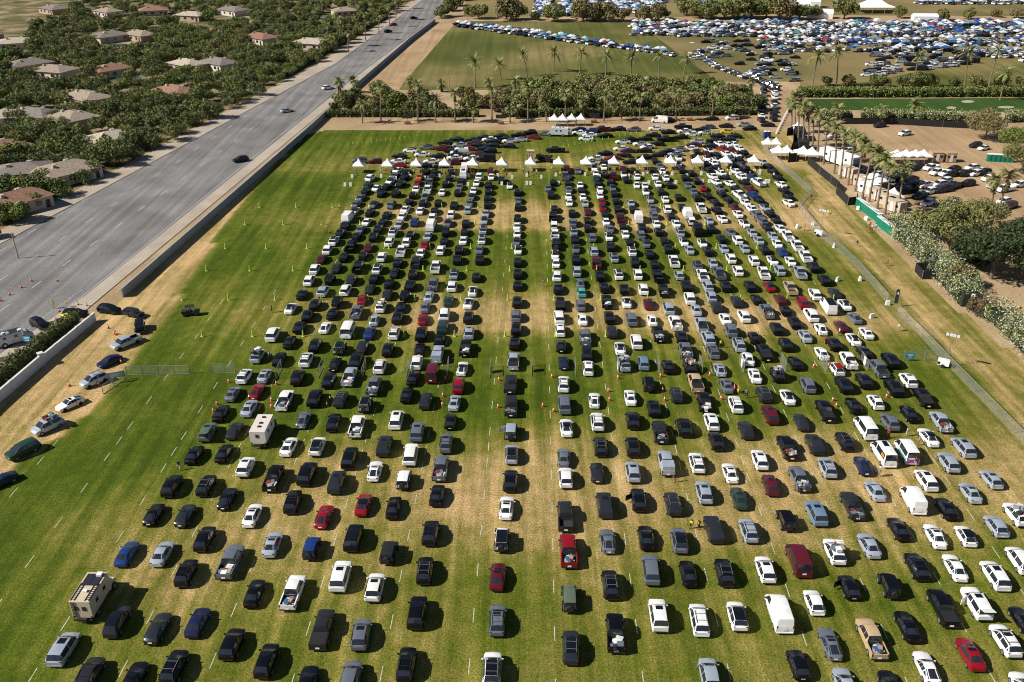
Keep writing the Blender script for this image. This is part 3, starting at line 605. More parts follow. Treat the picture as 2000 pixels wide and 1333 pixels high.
def nb(v, du0, du1, dv0, dv1):
    best = None
    for q in VEH:
        if q is v: continue
        du, dv = q['u'] - v['u'], q['v'] - v['v']
        if du0 < du < du1 and dv0 < dv < dv1:
            k = abs(dv) + 1.5 * abs(du)
            if best is None or k < best[0]: best = (k, q)
    return best[1] if best else None
for v in IND:
    g = 1 if v['px'] > 0 else 1
    v['nb'] = [(nb(v, -2.4, 2.4, 3, 13), 'behind'), (nb(v, -2.4, 2.4, -13, -3), 'ahead of'), (nb(v, -8, -2.4, -4, 4), 'right of'), (nb(v, 2.4, 8, -4, 4), 'left of')]
    c = [vdesc(v)]
    n = [(q, w_) for q, w_ in v['nb'] if q]
    for q, w_ in n: c.append(f"{vdesc(v)} {w_} {vdesc(q, True)}")
    for i in range(len(n)):
        for j in range(i + 1, len(n)): c.append(f"{vdesc(v)} {n[i][1]} {vdesc(n[i][0], True)} and {n[j][1]} {vdesc(n[j][0], True)}")
    for i in range(len(n)):
        for j in range(i + 1, len(n)):
            for k in range(j + 1, len(n)): c.append(f"{vdesc(v, True)} {n[i][1]} {vdesc(n[i][0], True)}, {n[j][1]} {vdesc(n[j][0], True)}, {n[k][1]} {vdesc(n[k][0], True)}")
    v['cand'] = [s for s in c if len(s.split()) <= 16]
from collections import Counter
allc = Counter(s for v in IND for s in set(v['cand']))
for v in FARV:                                   # a plain 'red sedan' is no label while far ones are red sedans too
    for s in (vdesc(v), vdesc(v, True)): allc[s] += 1
used = set()
def col_of(v): return int(math.floor((v['u'] - LINES[0]) / (LINES[1] - LINES[0])))
for v in IND:
    pick = next((s for s in v['cand'] if allc[s] == 1 and len(s.split()) >= 4), None)
    if pick is None:
        rowsame = sorted([q for q in IND if vdesc(q) == vdesc(v)], key=lambda q: q['v']); k = rowsame.index(v) + 1
        sfx = {1: 'st', 2: 'nd', 3: 'rd'}.get(k % 10 if k % 100 not in (11, 12, 13) else 0, 'th')
        pick = f"{k}{sfx} nearest {vdesc(v)} counted from the bottom of the photo"
    assert pick not in used, pick
    used.add(pick); v['label'] = pick
CATN = {'s': 'car', 'h': 'car', 'u': 'suv', 'm': 'minivan', 'p': 'pickup truck', 'v': 'van', 'j': 'off-roader'}
for v in IND:
    lv = 2 if v['py'] > 800 else 1 if v['py'] > 640 else 0
    grp = 'vehicles queuing in the turf parking lanes'
    if v['src'] == 0 and v['px'] < 290 and v['py'] < 960: grp = 'vehicles driving in along the sandy verge'
    T, cargo = vehicle(v['t'], v['c'], v['fl'], v['x'], v['y'], v['h'], v['label'], CATN[v['t']], lv, grp)
    if cargo:
        where = 'on the roof of' if 'O' in v['fl'] else 'in the bed of'
        tag(cargo, f"luggage {where} the {v['label']}"[:200], 'luggage', 'camping luggage on the vehicles')
        wl = cargo['label'].split()
        if len(wl) > 16: cargo['label'] = ' '.join(wl[:16]).rstrip(',').removesuffix(' and').removesuffix(' left of').removesuffix(' right of').removesuffix(' behind')
# the vehicles too far off to count one by one: body paint, glass, tyres and tail lights in one mesh
FP = [paint(c) for c in 'kdswrmbnletqGoyT']; FI = {c: i for i, c in enumerate('kdswrmbnletqGoyT')}
FMATS = FP + [GLASS, RUBBER, TRIM]
def lowpoly(t):
    a = loft(t, True); g = glass(t, rear=(t != 'v'))
    return a, g
LP = {t: lowpoly(t) for t in ST}
def far_mesh(lst, name):
    b = MB()
    for (t, c, x, y, h, B_) in lst:
        M = Matrix.Translation((x, y, .03)) @ Matrix.Rotation(h, 4, 'Z'); a, g = LP[t]
        b.add([tuple(M @ Vector(p)) for p in a.v], a.f, FI[c]); b.add([tuple(M @ Vector(p)) for p in g.v], g.f, len(FP))
        wf, wr, r_, xh = WHEEL[t]
        for yv in (wf, wr):
            p = M @ Vector((0, yv, r_)); b.box(tuple(p), (xh * 2 + .1, .62, r_ * 1.9), h, mi=len(FP) + 1, bot=False)
        if B_:
            p = M @ Vector((0, -.6, ST[t][5][3] + .0)) if t != 'p' else M @ Vector((0, -1.9, 1.0)); b.box(tuple(p), (1.05, 1.7, .06), h, mi=len(FP) + 2, bot=False)
        if t == 'p':
            for sx in (1, -1):
                p = M @ Vector((sx * .93, -1.93, .8)); b.box(tuple(p), (.12, 2, .74), h, mi=FI[c])
            p = M @ Vector((0, -1.93, .6)); b.box(tuple(p), (1.75, 2, .2), h, mi=len(FP) + 2)
            p = M @ Vector((0, -2.9, .8)); b.box(tuple(p), (1.98, .1, .74), h, mi=FI[c])
    me = b.mesh(name, False)
    for i, m in enumerate(FMATS):
        if i < len(me.materials): me.materials[i] = m
    o = bpy.data.objects.new(name, me); COL.objects.link(o); return o
rnd = random.Random(5)
o = far_mesh([(v['t'], v['c'], v['x'], v['y'], v['h'], 'B' in v['fl'] or rnd.random() < .2) for v in FARV], 'distant_vehicles')
tag(o, 'hundreds of cars crowded around the row of white checkpoint tents', 'vehicles', kind='stuff')
# ---------------------------------------------------------------- trees, palms, hedges
def leaf_mat(name, a, b_, rough=.7):
    m = bpy.data.materials.new(name); m.use_nodes = True; n = m.node_tree; L = n.links; p = n.nodes['Principled BSDF']
    p.inputs['Roughness'].default_value = rough; p.inputs['Specular IOR Level'].default_value = .25
    g = n.nodes.new('ShaderNodeNewGeometry'); cr = n.nodes.new('ShaderNodeValToRGB')
    cr.color_ramp.elements[0].color = (*a, 1); cr.color_ramp.elements[1].color = (*b_, 1)
    L.new(g.outputs['Random Per Island'], cr.inputs[0]); L.new(cr.outputs[0], p.inputs['Base Color'])
    MATS[name] = m; return m
OLIVE = leaf_mat('olive_foliage', (.075, .09, .026), (.29, .275, .10))
DARKF = leaf_mat('dark_foliage', (.05, .075, .022), (.20, .22, .075))
DEEPF = leaf_mat('deep_green_foliage', (.014, .026, .010), (.075, .10, .035))
GREENF = leaf_mat('bright_foliage', (.065, .10, .02), (.24, .27, .07))
BROWNF = leaf_mat('dry_foliage', (.12, .10, .04), (.30, .25, .11))
PALMF = leaf_mat('palm_fronds', (.09, .11, .035), (.34, .33, .13))
SKIRT = leaf_mat('dead_fronds', (.12, .09, .05), (.24, .18, .10))
FLOWER = leaf_mat('white_blossom', (.44, .45, .34), (.72, .72, .60))
PINK = leaf_mat('red_blossom', (.16, .02, .03), (.40, .12, .13))
BARK = mat('bark', (.16, .12, .085), .9, var=.3, scale=2)
PBARK = mat('palm_trunk_bark', (.20, .155, .11), .9, var=.25, scale=3)
CORE = mat('hedge_inner_twigs', (.018, .024, .01), .9, var=.3, scale=4)
def leaves(rs, centres, rad, n, size, mi=0, flat_=1.0, acc=None):
    """n leaf-clump quads in each ball; returns arrays added to acc (verts list, quads list, mat list)"""
    V, Fc, M_ = acc
    for c, r_ in zip(centres, rad):
        k = int(n * max(.3, (r_ / np.mean(rad)) ** 2))
        d = rs.normal(size=(k, 3)); d /= np.linalg.norm(d, axis=1)[:, None]
        rr = r_ * rs.uniform(.45, 1.0, k) ** .5
        p = c + d * rr[:, None] * np.array([1, 1, flat_])
        a = rs.normal(size=(k, 3)); a /= np.linalg.norm(a, axis=1)[:, None]
        b = np.cross(a, d + rs.normal(size=(k, 3)) * .6); b /= np.linalg.norm(b, axis=1)[:, None] + 1e-9
        s = size * rs.uniform(.6, 1.3, k)[:, None]
        o = len(V)
        q = np.stack([p - a * s, p + b * s * .45, p + a * s, p - b * s * .45], 1).reshape(-1, 3)
        V.extend(map(tuple, q)); Fc.extend([(o + 4 * i, o + 4 * i + 1, o + 4 * i + 2, o + 4 * i + 3) for i in range(k)]); M_.extend([mi] * k)
def tree_meshes(seed, h, r, n, size, lift=.35, flat_=.8):
    rs = np.random.RandomState(seed); V, Fc, M_ = [], [], []
    nb_ = 13 + rs.randint(6); cs = []; rd = []
    tr = MB(); base = Vector((0, 0, 0)); fork = Vector((rs.uniform(-.2, .2), rs.uniform(-.2, .2), h * lift * .75))
    tr.tube(base, fork, h * .034, h * .024)
    for i in range(nb_):
        a = rs.uniform(0, 6.28); q = rs.uniform(0, 1) ** .6
        c = np.array([math.cos(a) * q * r * .75, math.sin(a) * q * r * .75, h * (lift + (1 - lift) * (.15 + .62 * rs.uniform() * (1 - .45 * q)))])
        cs.append(c); rd.append(r * rs.uniform(.26, .46))
        if i % 2 == 0: tr.tube(fork, Vector(c), h * .014, h * .004, n=5)
    leaves(rs, cs, rd, n, size, 0, flat_, (V, Fc, M_))
    me = bpy.data.meshes.new('crown'); me.from_pydata(V, [], Fc); me.materials.append(None); me.update()
    return me, tr.mesh('trunk', True)
TREES = [tree_meshes(i, 8, 4.6, 150, .44, .12, .9) for i in range(6)]
BIGT = [tree_meshes(40 + i, 11, 7.0, 380, .32, .3, .75) for i in range(3)]
BUSH = [tree_meshes(80 + i, 3.2, 2.6, 110, .34, .05) for i in range(3)]
def tree(px, py, kind, m, sc, label, group=None, name='tree', top=None, rnd_=None):
    x, y = G(px, py); rnd_ = rnd_ or random.Random(int(px * 3 + py))
    L_ = {'t': TREES, 'b': BIGT, 'u': BUSH}[kind]; cm, tm = L_[rnd_.randrange(len(L_))]
    T = thing(name, label, {'tree': 'tree', 'bush': 'bush'}.get(name, 'tree'), (x, y, 0), rnd_.uniform(0, 6.28), group)
    T.scale = (sc * rnd_.uniform(.9, 1.1), sc * rnd_.uniform(.9, 1.1), sc * rnd_.uniform(.9, 1.1))
    for nm, me, mm in (('crown', cm, m), ('trunk', tm, BARK)):
        o = bpy.data.objects.new(nm, me); COL.objects.link(o); o.parent = T; o.material_slots[0].link = 'OBJECT'; o.material_slots[0].material = mm
    return T
def palm_crown(seed, fan):
    rs = random.Random(seed); b = MB(); sk = MB()
    for i in range(34 if fan else 30):
        a = rs.uniform(0, 6.28); e = rs.uniform(-.5, 1.25); L_ = rs.uniform(1.7, 2.3) if fan else rs.uniform(2.2, 3.0)
        pts = []; p = Vector((0, 0, 0)); d = Vector((math.cos(a) * math.cos(e), math.sin(a) * math.cos(e), math.sin(e)))
        side = Vector((-math.sin(a), math.cos(a), 0)); n = 5
        for k in range(n + 1):
            pts.append(p.copy()); p = p + d * L_ / n; d = (d + Vector((0, 0, -.26))).normalized()
        for k in range(n):        # split leaflets either side of the rib leave gaps
            wd = ((.15, .5, .75, .7, .35) if fan else (.28, .42, .42, .34, .18))[k]
            for sg in (1, -1):
                q0, q1 = pts[k], pts[k + 1]; m_ = (q0 + q1) / 2
                b.add([tuple(q0), tuple(m_ + side * sg * wd + Vector((0, 0, -.25 * wd)) + (q1 - q0) * .8), tuple(q0.lerp(q1, .62))], [(0, 1, 2)])
                b.add([tuple(m_), tuple(m_ + side * sg * wd * .8 + (q1 - q0) * 1.2 - Vector((0, 0, .12))), tuple(q1)], [(0, 1, 2)])
    for i in range(26):
        a = rs.uniform(0, 6.28); z = rs.uniform(-1.9, -.1); r_ = .55 + rs.uniform(-.1, .2) + z * .1
        c = Vector((math.cos(a) * r_ * .4, math.sin(a) * r_ * .4, z)); e2 = Vector((math.cos(a) * r_, math.sin(a) * r_, z - .8)); s_ = Vector((-math.sin(a), math.cos(a), 0)) * .3
        sk.add([tuple(c), tuple(e2 - s_), tuple(e2 + s_)], [(0, 1, 2)])
    return b.mesh('crown'), sk.mesh('dead_fronds')
PC = [palm_crown(i, i % 2 == 0) for i in range(6)]
def palm(bx, by, cx, cy, label, group, sc=1.0, fan=True, skirt=True):
    x, y = G(bx, by); h = height_for(bx, by, cy)
    px_, py_ = P(x, y, h); yy = y * ct - (h - H) * st; dx = (cx - px_) * yy / F; dx = max(-2.5, min(2.5, dx))
    rnd_ = random.Random(int(bx * 5 + by)); T = thing('palm_tree', label, 'palm tree', (x, y, 0), 0, group)
    b = MB(); n = 6; pr = None
    for k in range(n):
        t0, t1 = k / n, (k + 1) / n
        f_ = lambda t: (dx * t ** 1.6, math.sin(t * 3.14) * .15, h * t)
        b.tube(f_(t0), f_(t1), .27 - .09 * t0 + (.1 if k == 0 else 0), .27 - .09 * t1, cap=False)
    b.build('trunk', PBARK, T, True)
    i = rnd_.randrange(3) * 2 + (0 if fan else 1)
    for nm, me, mm in (('crown', PC[i][0], PALMF), ('dead_fronds', PC[i][1], SKIRT)):
        if nm == 'dead_fronds' and not skirt: continue
        o = bpy.data.objects.new(nm, me); COL.objects.link(o); o.parent = T; o.material_slots[0].link = 'OBJECT'; o.material_slots[0].material = mm
        o.location = (dx, 0, h); o.rotation_euler = (0, 0, rnd_.uniform(0, 6)); s_ = sc * rnd_.uniform(1.25, 1.55); o.scale = (s_,) * 3
    return T
def hedge(name, pts, wd, ht, mats, label, n=9, size=.3, flower=0, seed=1, parent=None, lumps=.25):
    """pts: ground points; a bank of leaf clumps with uneven top"""
    rs = np.random.RandomState(seed); V, Fc, M_ = [], [], []
    core = MB()
    for a, b in zip(pts[:-1], pts[1:]):
        core.box(((a[0] + b[0]) / 2, (a[1] + b[1]) / 2, ht * .29), (math.hypot(b[0] - a[0], b[1] - a[1]), wd * .6, ht * .58), math.atan2(b[1] - a[1], b[0] - a[0]))
        A, B = np.array(a), np.array(b); L_ = np.linalg.norm(B - A); k = max(2, int(L_ / (wd * .42))); d = (B - A) / L_; nrm = np.array([-d[1], d[0]])
        for i in range(k):
            for lane in (-.28, .28):
                p = A + d * L_ * (i + rs.uniform(0, 1)) / k + nrm * wd * (lane + rs.uniform(-.08, .08))
                hh = ht * rs.uniform(1 - lumps, 1)
                zs = np.arange(wd * .2, hh, wd * .38)
                cs = [np.array([p[0], p[1], z]) for z in zs] + [np.array([p[0], p[1], hh - wd * .18])]
                rd = [wd * .30] * len(cs)
                leaves(rs, cs, rd, n, size, 0, 1, (V, Fc, M_)); leaves(rs, cs[-1:], rd[-1:], n, size, 0, 1, (V, Fc, M_))
                if flower: leaves(rs, cs, [q * 1.08 for q in rd], max(1, int(n * flower * 2.6)), size * .58, 1, 1, (V, Fc, M_))
    o_ = len(V); V.extend(core.v); Fc.extend([tuple(i + o_ for i in f) for f in core.f]); M_.extend([len(mats)] * len(core.f)); mats = list(mats) + [CORE]
    me = bpy.data.meshes.new(name); me.from_pydata(V, [], Fc)
    for m in mats: me.materials.append(m)
    me.polygons.foreach_set('material_index', M_); me.update()
    o = bpy.data.objects.new(name, me); COL.objects.link(o)
    if parent: o.parent = parent
    else: tag(o, label, 'hedge')
    return o
def ordn(k): return {1: 'first', 2: 'second', 3: 'third', 4: 'fourth', 5: 'fifth', 6: 'sixth', 7: 'seventh', 8: 'eighth', 9: 'ninth', 10: 'tenth', 11: 'eleventh', 12: 'twelfth', 13: 'thirteenth', 14: 'fourteenth', 15: 'fifteenth', 16: 'sixteenth', 17: 'seventeenth', 18: 'eighteenth', 19: 'nineteenth', 20: 'twentieth'}.get(k, str(k) + {1: 'st', 2: 'nd', 3: 'rd'}.get(k % 10 if k % 100 not in (11, 12, 13) else 0, 'th'))
# palms: base x, base y, crown x, crown y
road_p = [(708, 241, 707, 205), (744, 240, 744, 172), (816, 240, 816, 165), (851, 240, 850, 195), (889, 240, 888, 182), (924, 240, 924, 212), (961, 240, 960, 175), (996, 240, 996, 210), (1031, 240, 1031, 172), (1067, 239, 1067, 200), (1104, 232, 1105, 185), (1139, 232, 1139, 198), (1179, 237, 1183, 187), (1214, 237, 1212, 209), (1249, 237, 1251, 191), (1283, 237, 1283, 202), (1320, 237, 1320, 182), (1390, 234, 1395, 180)]
for i, p in enumerate(road_p): palm(*p, f'{ordn(i + 1)} slim palm from the left in the row along the service road', 'palms along the service road', .85, i % 3 > 0)
lawn_p = [(928, 172, 927, 122), (978, 157, 975, 126), (1029, 150, 1021, 107), (1081, 141, 1083, 104), (1132, 147, 1136, 105), (1183, 150, 1185, 110), (1231, 175, 1234, 112), (1286, 169, 1288, 110), (1336, 144, 1343, 115)]
for i, p in enumerate(lawn_p): palm(*p, f'{ordn(i + 1)} tall palm from the left standing on the striped far lawn', 'tall palms on the far lawn', 1.15, False, False)
right_p = [(1586, 171, 1598, 110), (1633, 169, 1637, 102), (1784, 172, 1793, 112), (1883, 169, 1892, 105), (1930, 173, 1950, 99), (1953, 196, 1966, 144)]
for i, p in enumerate(right_p): palm(*p, f'{ordn(i + 1)} tall palm from the left rising beside the long green hedge', 'tall palms beside the long hedge', 1.15, False, False)
ave_p = [(1558, 279, 1560, 203), (1567, 290, 1570, 209), (1577, 286, 1580, 215), (1586, 295, 1589, 218), (1596, 300, 1601, 223), (1608, 321, 1617, 240), (1629, 339, 1634, 248), (1641, 349, 1651, 263), (1656, 362, 1671, 270), (1670, 374, 1690, 283), (1684, 386, 1706, 294), (1697, 394, 1716, 302), (1713, 408, 1730, 312), (1728, 419, 1741, 328), (1753, 410, 1768, 328), (1929, 436, 1946, 352), (1944, 440, 1971, 342), (1637, 240, 1637, 213), (1723, 243, 1724, 215), (1787, 232, 1788, 208), (1545, 262, 1546, 200), (1552, 250, 1553, 192)]
for i, p in enumerate(ave_p): palm(*p, f'{ordn(i + 1)} shaggy fan palm in the row beside the dirt lot and cabins', 'fan palms beside the dirt lot', .95)
rr = random.Random(3)
mid_p = [(800, 178, 802, 160), (660, 205, 662, 160), (862, 180, 863, 165), (955, 185, 954, 160), (1006, 190, 1007, 158), (1012, 232, 1010, 215), (690, 182, 690, 158), (1258, 205, 1260, 160), (1467, 190, 1468, 158)]
for i, p in enumerate(mid_p): palm(*p, f'{ordn(i + 1)} short palm from the left among the trees behind the dark hedge', 'short palms among the band of trees', .9)
TB = 'trees in the band behind the dark hedge'
k = 0
for row, (y0, xs_) in enumerate(((221, range(664, 1480, 22)), (211, range(672, 1470, 21)), (200, list(range(1025, 1450, 20)) + [690, 748, 905, 980]), (188, range(1040, 1400, 24)))):
    for x in xs_:
        if row == 1 and 840 < x < 895: continue
        if row == 0 and 880 < x < 990 and rr.random() < .5: continue
        k += 1; mm = rr.choice([OLIVE, OLIVE, OLIVE, DARKF, GREENF, OLIVE, BROWNF])
        cn = {id(OLIVE): 'olive green', id(DARKF): 'dark green', id(GREENF): 'bright green', id(BROWNF): 'dry brownish'}[id(mm)]
        tree(x + rr.uniform(-8, 8), y0 + rr.uniform(-3, 3) - 3, 't', mm, rr.uniform(.6, 1.3) * (1.0 if x > 1030 else .8), f'{cn} tree, {ordn(k)} of the band behind the dark hedge', TB)
far_t = [(935, 37, 1.3, OLIVE), (990, 40, 1.8, BROWNF), (1008, 39, 1.6, BROWNF), (1045, 40, .8, DARKF), (1083, 42, 1.5, OLIVE), (1140, 42, 1.8, BROWNF), (1160, 40, 1.7, BROWNF), (1183, 42, 1.4, BROWNF), (1218, 42, 1.3, BROWNF), (1260, 41, 1.2, BROWNF), (1283, 41, 1.4, BROWNF), (1300, 36, .8, DARKF), (1340, 30, 1.7, OLIVE), (1365, 36, 1.5, OLIVE), (1382, 38, 1.5, DARKF), (1415, 37, 2.0, OLIVE), (1440, 36, 2.1, OLIVE), (1465, 37, 2.0, DARKF), (1495, 36, 2.2, OLIVE), (1522, 38, 2.1, BROWNF), (1560, 38, 1.5, DARKF), (1590, 36, 1.0, DARKF), (1648, 37, 1.9, OLIVE), (1755, 36, 1.0, OLIVE), (1838, 40, 1.0, OLIVE), (1890, 38, .9, OLIVE), (1985, 36, 1.0, BROWNF), (1945, 34, .8, BROWNF), (1350, 12, 1.3, OLIVE), (1430, 10, 1.5, OLIVE), (1510, 12, 1.4, OLIVE), (1470, 14, 1.5, OLIVE), (1330, 14, 1.2, OLIVE), (862, 36, 1.0, DARKF), (870, 32, 1.2, DARKF), (880, 22, 1.2, DARKF), (892, 12, 1.1, DARKF), (905, 2, 1.0, OLIVE), (915, 28, .8, OLIVE)]
for i, (x, y, s_, m) in enumerate(sorted(far_t)):
    tree(x, y, 't', m, s_, f'{ordn(i + 1)} tree from the left along the far dirt road', 'trees along the far dirt road')
for i, (x, y, kd, s_, m, lb) in enumerate([
    (1850, 478, 'b', 1.05, OLIVE, 'wide olive mesquite tree shading the parked cars of the dirt lot'), (1905, 452, 'b', .9, OLIVE, 'spreading olive tree behind the leaning pair of fan palms'),
    (1935, 545, 'b', 1.2, DEEPF, 'large dark tree right of the white flowering hedge'), (1992, 545, 'b', 1.2, DEEPF, 'dark tree at the right edge behind the flowering hedge'),
    (1885, 520, 't', 1.0, DEEPF, 'dark shrubby tree behind the green printed sign'), (1985, 500, 'b', .9, DEEPF, 'dark tree above the maroon car at the right edge'), (1960, 490, 't', 1.1, BROWNF, 'reddish shrub tree below the leaning fan palms'),
    (1923, 272, 'b', 1.0, BROWNF, 'bare branching brownish tree at the corner of the dirt lot'), (1975, 300, 'b', .9, GREENF, 'leafy green tree right of the dirt lot'), (1995, 340, 'b', .9, OLIVE, 'olive tree at the right edge beyond the portable toilets'),
    (1800, 460, 't', .9, OLIVE, 'small olive tree behind the last portable toilets'), (1870, 560, 't', .8, BROWNF, 'thin dry tree between hedge and dark trees')]):
    tree(x, y, kd, m, s_, lb)
for i, (x, y, s_) in enumerate([(1612, 168, 1.1), (1655, 169, 1.1), (1712, 170, 1.3), (1725, 171, 1.2), (1762, 170, 1.2), (1778, 171, 1.3), (1802, 170, 1.4), (1818, 171, 1.2), (1865, 170, 1.2), (1905, 170, 1.2), (1955, 171, 1.4), (1992, 171, 1.2)]):
    tree(x, y, 't', OLIVE if i % 2 else DARKF, s_ * .6, f'{ordn(i + 1)} low bushy tree from the left above the long green hedge', 'bushy trees above the long green hedge')
# hedges
hedge('hedge', pxs([(640, 228), (936, 228)]), 3.0, 2.6, [DARKF], 'dark clipped hedge along the service road, left of its gap', 40, .36, seed=2)
hedge('hedge', pxs([(980, 228), (1200, 227), (1478, 224)]), 3.0, 2.8, [DARKF], 'dark clipped hedge along the service road, right of its gap', 40, .36, seed=3)
hedge('hedge', pxs([(1558, 189), (1780, 189), (2120, 187)]), 4.4, 3.4, [GREENF], 'long green hedge between the camping field and the green strip', 40, .4, seed=4)
hedge('hedge', pxs([(1585, 232), (1664, 236)]), 4.0, 3.4, [DARKF, FLOWER], 'dark flowering hedge behind the dirt lot, beside the palms', 34, .36, .25, seed=5)
hedge('hedge', pxs([(1682, 236), (1800, 238), (1910, 240)]), 4.6, 4.0, [GREENF, FLOWER], 'pale blossoming hedge along the black fence of the dirt lot', 34, .36, .4, seed=6)
hedge('hedge', pxs([(1965, 238), (2150, 232)]), 4.6, 3.6, [GREENF, FLOWER], 'pale blossoming hedge at the right edge beside the green strip', 34, .36, .4, seed=7)
hedge('hedge', pxs([(1745, 445), (1778, 478), (1812, 512), (1850, 550), (1895, 600)]), 6.0, 4.4, [GREENF, FLOWER], 'white flowering oleander hedge beside the worn golden path', 40, .28, .75, seed=8)
hedge('hedge', pxs([(1935, 618), (1975, 650), (2060, 735)]), 5.2, 3.8, [GREENF, FLOWER], 'white flowering oleander bush at the right edge of the photo', 40, .28, .75, seed=9)
hedge('hedge', pxs([(1900, 602), (1930, 622)]), 4.0, 3.2, [DARKF, PINK], 'dark red flowering bush between the two white oleanders', 34, .28, .8, seed=10)
# left of the avenue: planted gardens with palms and houses
rr = random.Random(11); k = 0; HS = []
METALV = mat('grey_vent', (.4, .4, .4), .5); POOL = mat('pool_water', (.04, .30, .38), .08)
STUCCO = [mat('stucco_%d' % i, c, .85, var=.08) for i, c in enumerate([(.52, .42, .32), (.60, .54, .46), (.45, .33, .24)])]; TILE = [mat('roof_tiles_%d' % i, c, .85, var=.3, scale=1.5, bump=.5) for i, c in enumerate([(.26, .14, .09), (.30, .24, .18), (.20, .17, .15), (.42, .36, .28)])]
for row in range(8):
    y0 = 400 - row * 52
    for c_ in range(9):
        x0 = 560 - c_ * 78 - row * 4 + (8 - row) * 0
        xr = np.interp(max(y0, 0), [0, 118, 455], [812, 636, 0])
        x0 = xr - 75 - c_ * 80
        if x0 < -40 or y0 < 30: continue
        if rr.random() < .55: HS.append((x0 + rr.uniform(-18, 18), y0 + rr.uniform(-12, 12)))
for i, (a, b_) in enumerate(HS):
    X, Y = G(a, b_); T = thing('garden_house', f'{ordn(i + 1)} low stucco house with tiled roof among the trees left of the avenue', 'house', (X, Y, 0), R(-38 + rr.choice((0, 90, 20, 60))), 'houses left of the avenue'); w_, l_ = rr.uniform(5, 6.5), rr.uniform(7, 9)
    MB().box((0, 0, 1.6), (l_ * 2, w_ * 2, 3.2)).build('wall', STUCCO[i % 3], T)
    b = MB(); q = .6; b.add([(-l_ - q, -w_ - q, 3.1), (l_ + q, -w_ - q, 3.1), (l_ + q, w_ + q, 3.1), (-l_ - q, w_ + q, 3.1), (-l_ + w_, 0, 5.0), (l_ - w_, 0, 5.0)], [(0, 1, 5, 4), (1, 2, 5), (2, 3, 4, 5), (3, 0, 4), (3, 2, 1, 0)]); b.build('roof', TILE[i % 4], T); MB().box((l_ * .3, w_ * .3, 4.4), (1.3, 1.0, .9)).build('air_conditioner', METALV, T); MB().box((-l_ * .4, -w_ * .3, 4.3), (.8, .8, 1.6)).build('chimney', STUCCO[(i + 1) % 3], T)
    A_ = R(rr.uniform(0, 360)); cx_, cy_ = X + math.cos(A_) * 13, Y + math.sin(A_) * 13; flat('driveway', [(cx_ + math.cos(A_ + q) * r_, cy_ + math.sin(A_ + q) * r_) for q, r_ in ((.5, 6), (2.6, 6), (3.6, 6), (5.7, 6))], .05, WALK)
    if i % 3 == 0: flat('swimming_pool', [(X - math.cos(A_) * 13 + math.cos(q * .7) * 3.4, Y - math.sin(A_) * 13 + math.sin(q * .7) * 2.2) for q in range(9)], .06, POOL)
    for s_ in (-1, 1):
        for c_ in (-.6, -.1, .5): MB().box((l_ * c_, s_ * (w_ + .02), 1.7), (1.6, .08, 1.2)).build('window', GLASS, T)
    MB().box((l_ * .8, -w_ - .02, 1.1), (1.1, .1, 2.2)).build('door', TRIM, T)
ROWS = [470 - 480 * (r_ / 30) ** .75 for r_ in range(31)]; spots_ = []
for y0 in ROWS + [q_ - 7 for q_ in ROWS if q_ < 130]:
    xr = float(np.interp(max(y0, 0), [0, 118, 455], [812, 636, 0])); x = xr - 14
    while x > -30 and x > xr - 650:
        hid = (x - 335) ** 2 + (y0 - 265) ** 2 < 325 ** 2
        if not any(abs(x - a) < 30 and -12 < y0 - b_ < 18 for a, b_ in HS): spots_.append((hid, x + rr.uniform(-8, 8), y0 + rr.uniform(-4, 4), rr.choice([OLIVE, DARKF, GREENF, DARKF]), rr.uniform(.55, 1.0)))
        x -= rr.uniform(15, 27)
spots_.sort(key=lambda q: (q[0], -q[2]))
for hid, x, y0, mm, s_ in spots_[:125]:
    k += 1; cn = {id(OLIVE): 'olive green', id(DARKF): 'dark green', id(GREENF): 'bright green'}[id(mm)]
    tree(x, y0, 't', mm, s_, f'{cn} garden tree, {ordn(k)} of those left of the avenue', 'garden trees left of the avenue')
def mass(name, lst, label):
    vs, ms = [], []; MM = [OLIVE, DARKF, GREENF]
    for hid, x, y0, mm, s_ in lst:
        me = TREES[rr.randrange(6)][0]; n_ = len(me.vertices); co = np.empty(n_ * 3, np.float32); me.vertices.foreach_get('co', co); co = co.reshape(-1, 4, 3)[::2].reshape(-1, 3)
        a = rr.uniform(0, 6.28); X, Y = G(x, y0); c_, d_ = math.cos(a), math.sin(a)
        vs.append(np.stack([(co[:, 0] * c_ - co[:, 1] * d_) * s_ + X, (co[:, 0] * d_ + co[:, 1] * c_) * s_ + Y, co[:, 2] * s_], 1)); ms.append(np.full(len(co) // 4, MM.index(mm), np.int32))
    V = np.concatenate(vs); M_ = np.concatenate(ms); n_ = len(M_); me = bpy.data.meshes.new(name)
    me.vertices.add(len(V)); me.vertices.foreach_set('co', V.ravel()); me.loops.add(n_ * 4); me.loops.foreach_set('vertex_index', np.arange(n_ * 4, dtype=np.int32)); me.polygons.add(n_)
    me.polygons.foreach_set('loop_start', np.arange(0, n_ * 4, 4, dtype=np.int32))
    for m in MM: me.materials.append(m)
    me.polygons.foreach_set('material_index', M_); me.update(calc_edges=True); me.validate()
    o = bpy.data.objects.new(name, me); COL.objects.link(o); tag(o, label, 'trees', kind='stuff')
mass('garden_woodland', spots_[125:], 'mass of garden trees between the houses left of the avenue')
gp = [(613, 45, 615, 22), (655, 60, 655, 30), (680, 102, 681, 66), (714, 80, 714, 30), (740, 66, 740, 36), (761, 53, 760, 14), (773, 40, 775, 2), (700, 40, 700, 10), (640, 88, 640, 50), (725, 35, 725, 5), (778, 18, 779, -14), (630, 30, 630, 0), (665, 92, 664, 40)]
for i, p in enumerate(gp): palm(*p, f'{ordn(i + 1)} slender palm along the sidewalk left of the avenue', 'palms left of the avenue', .8)
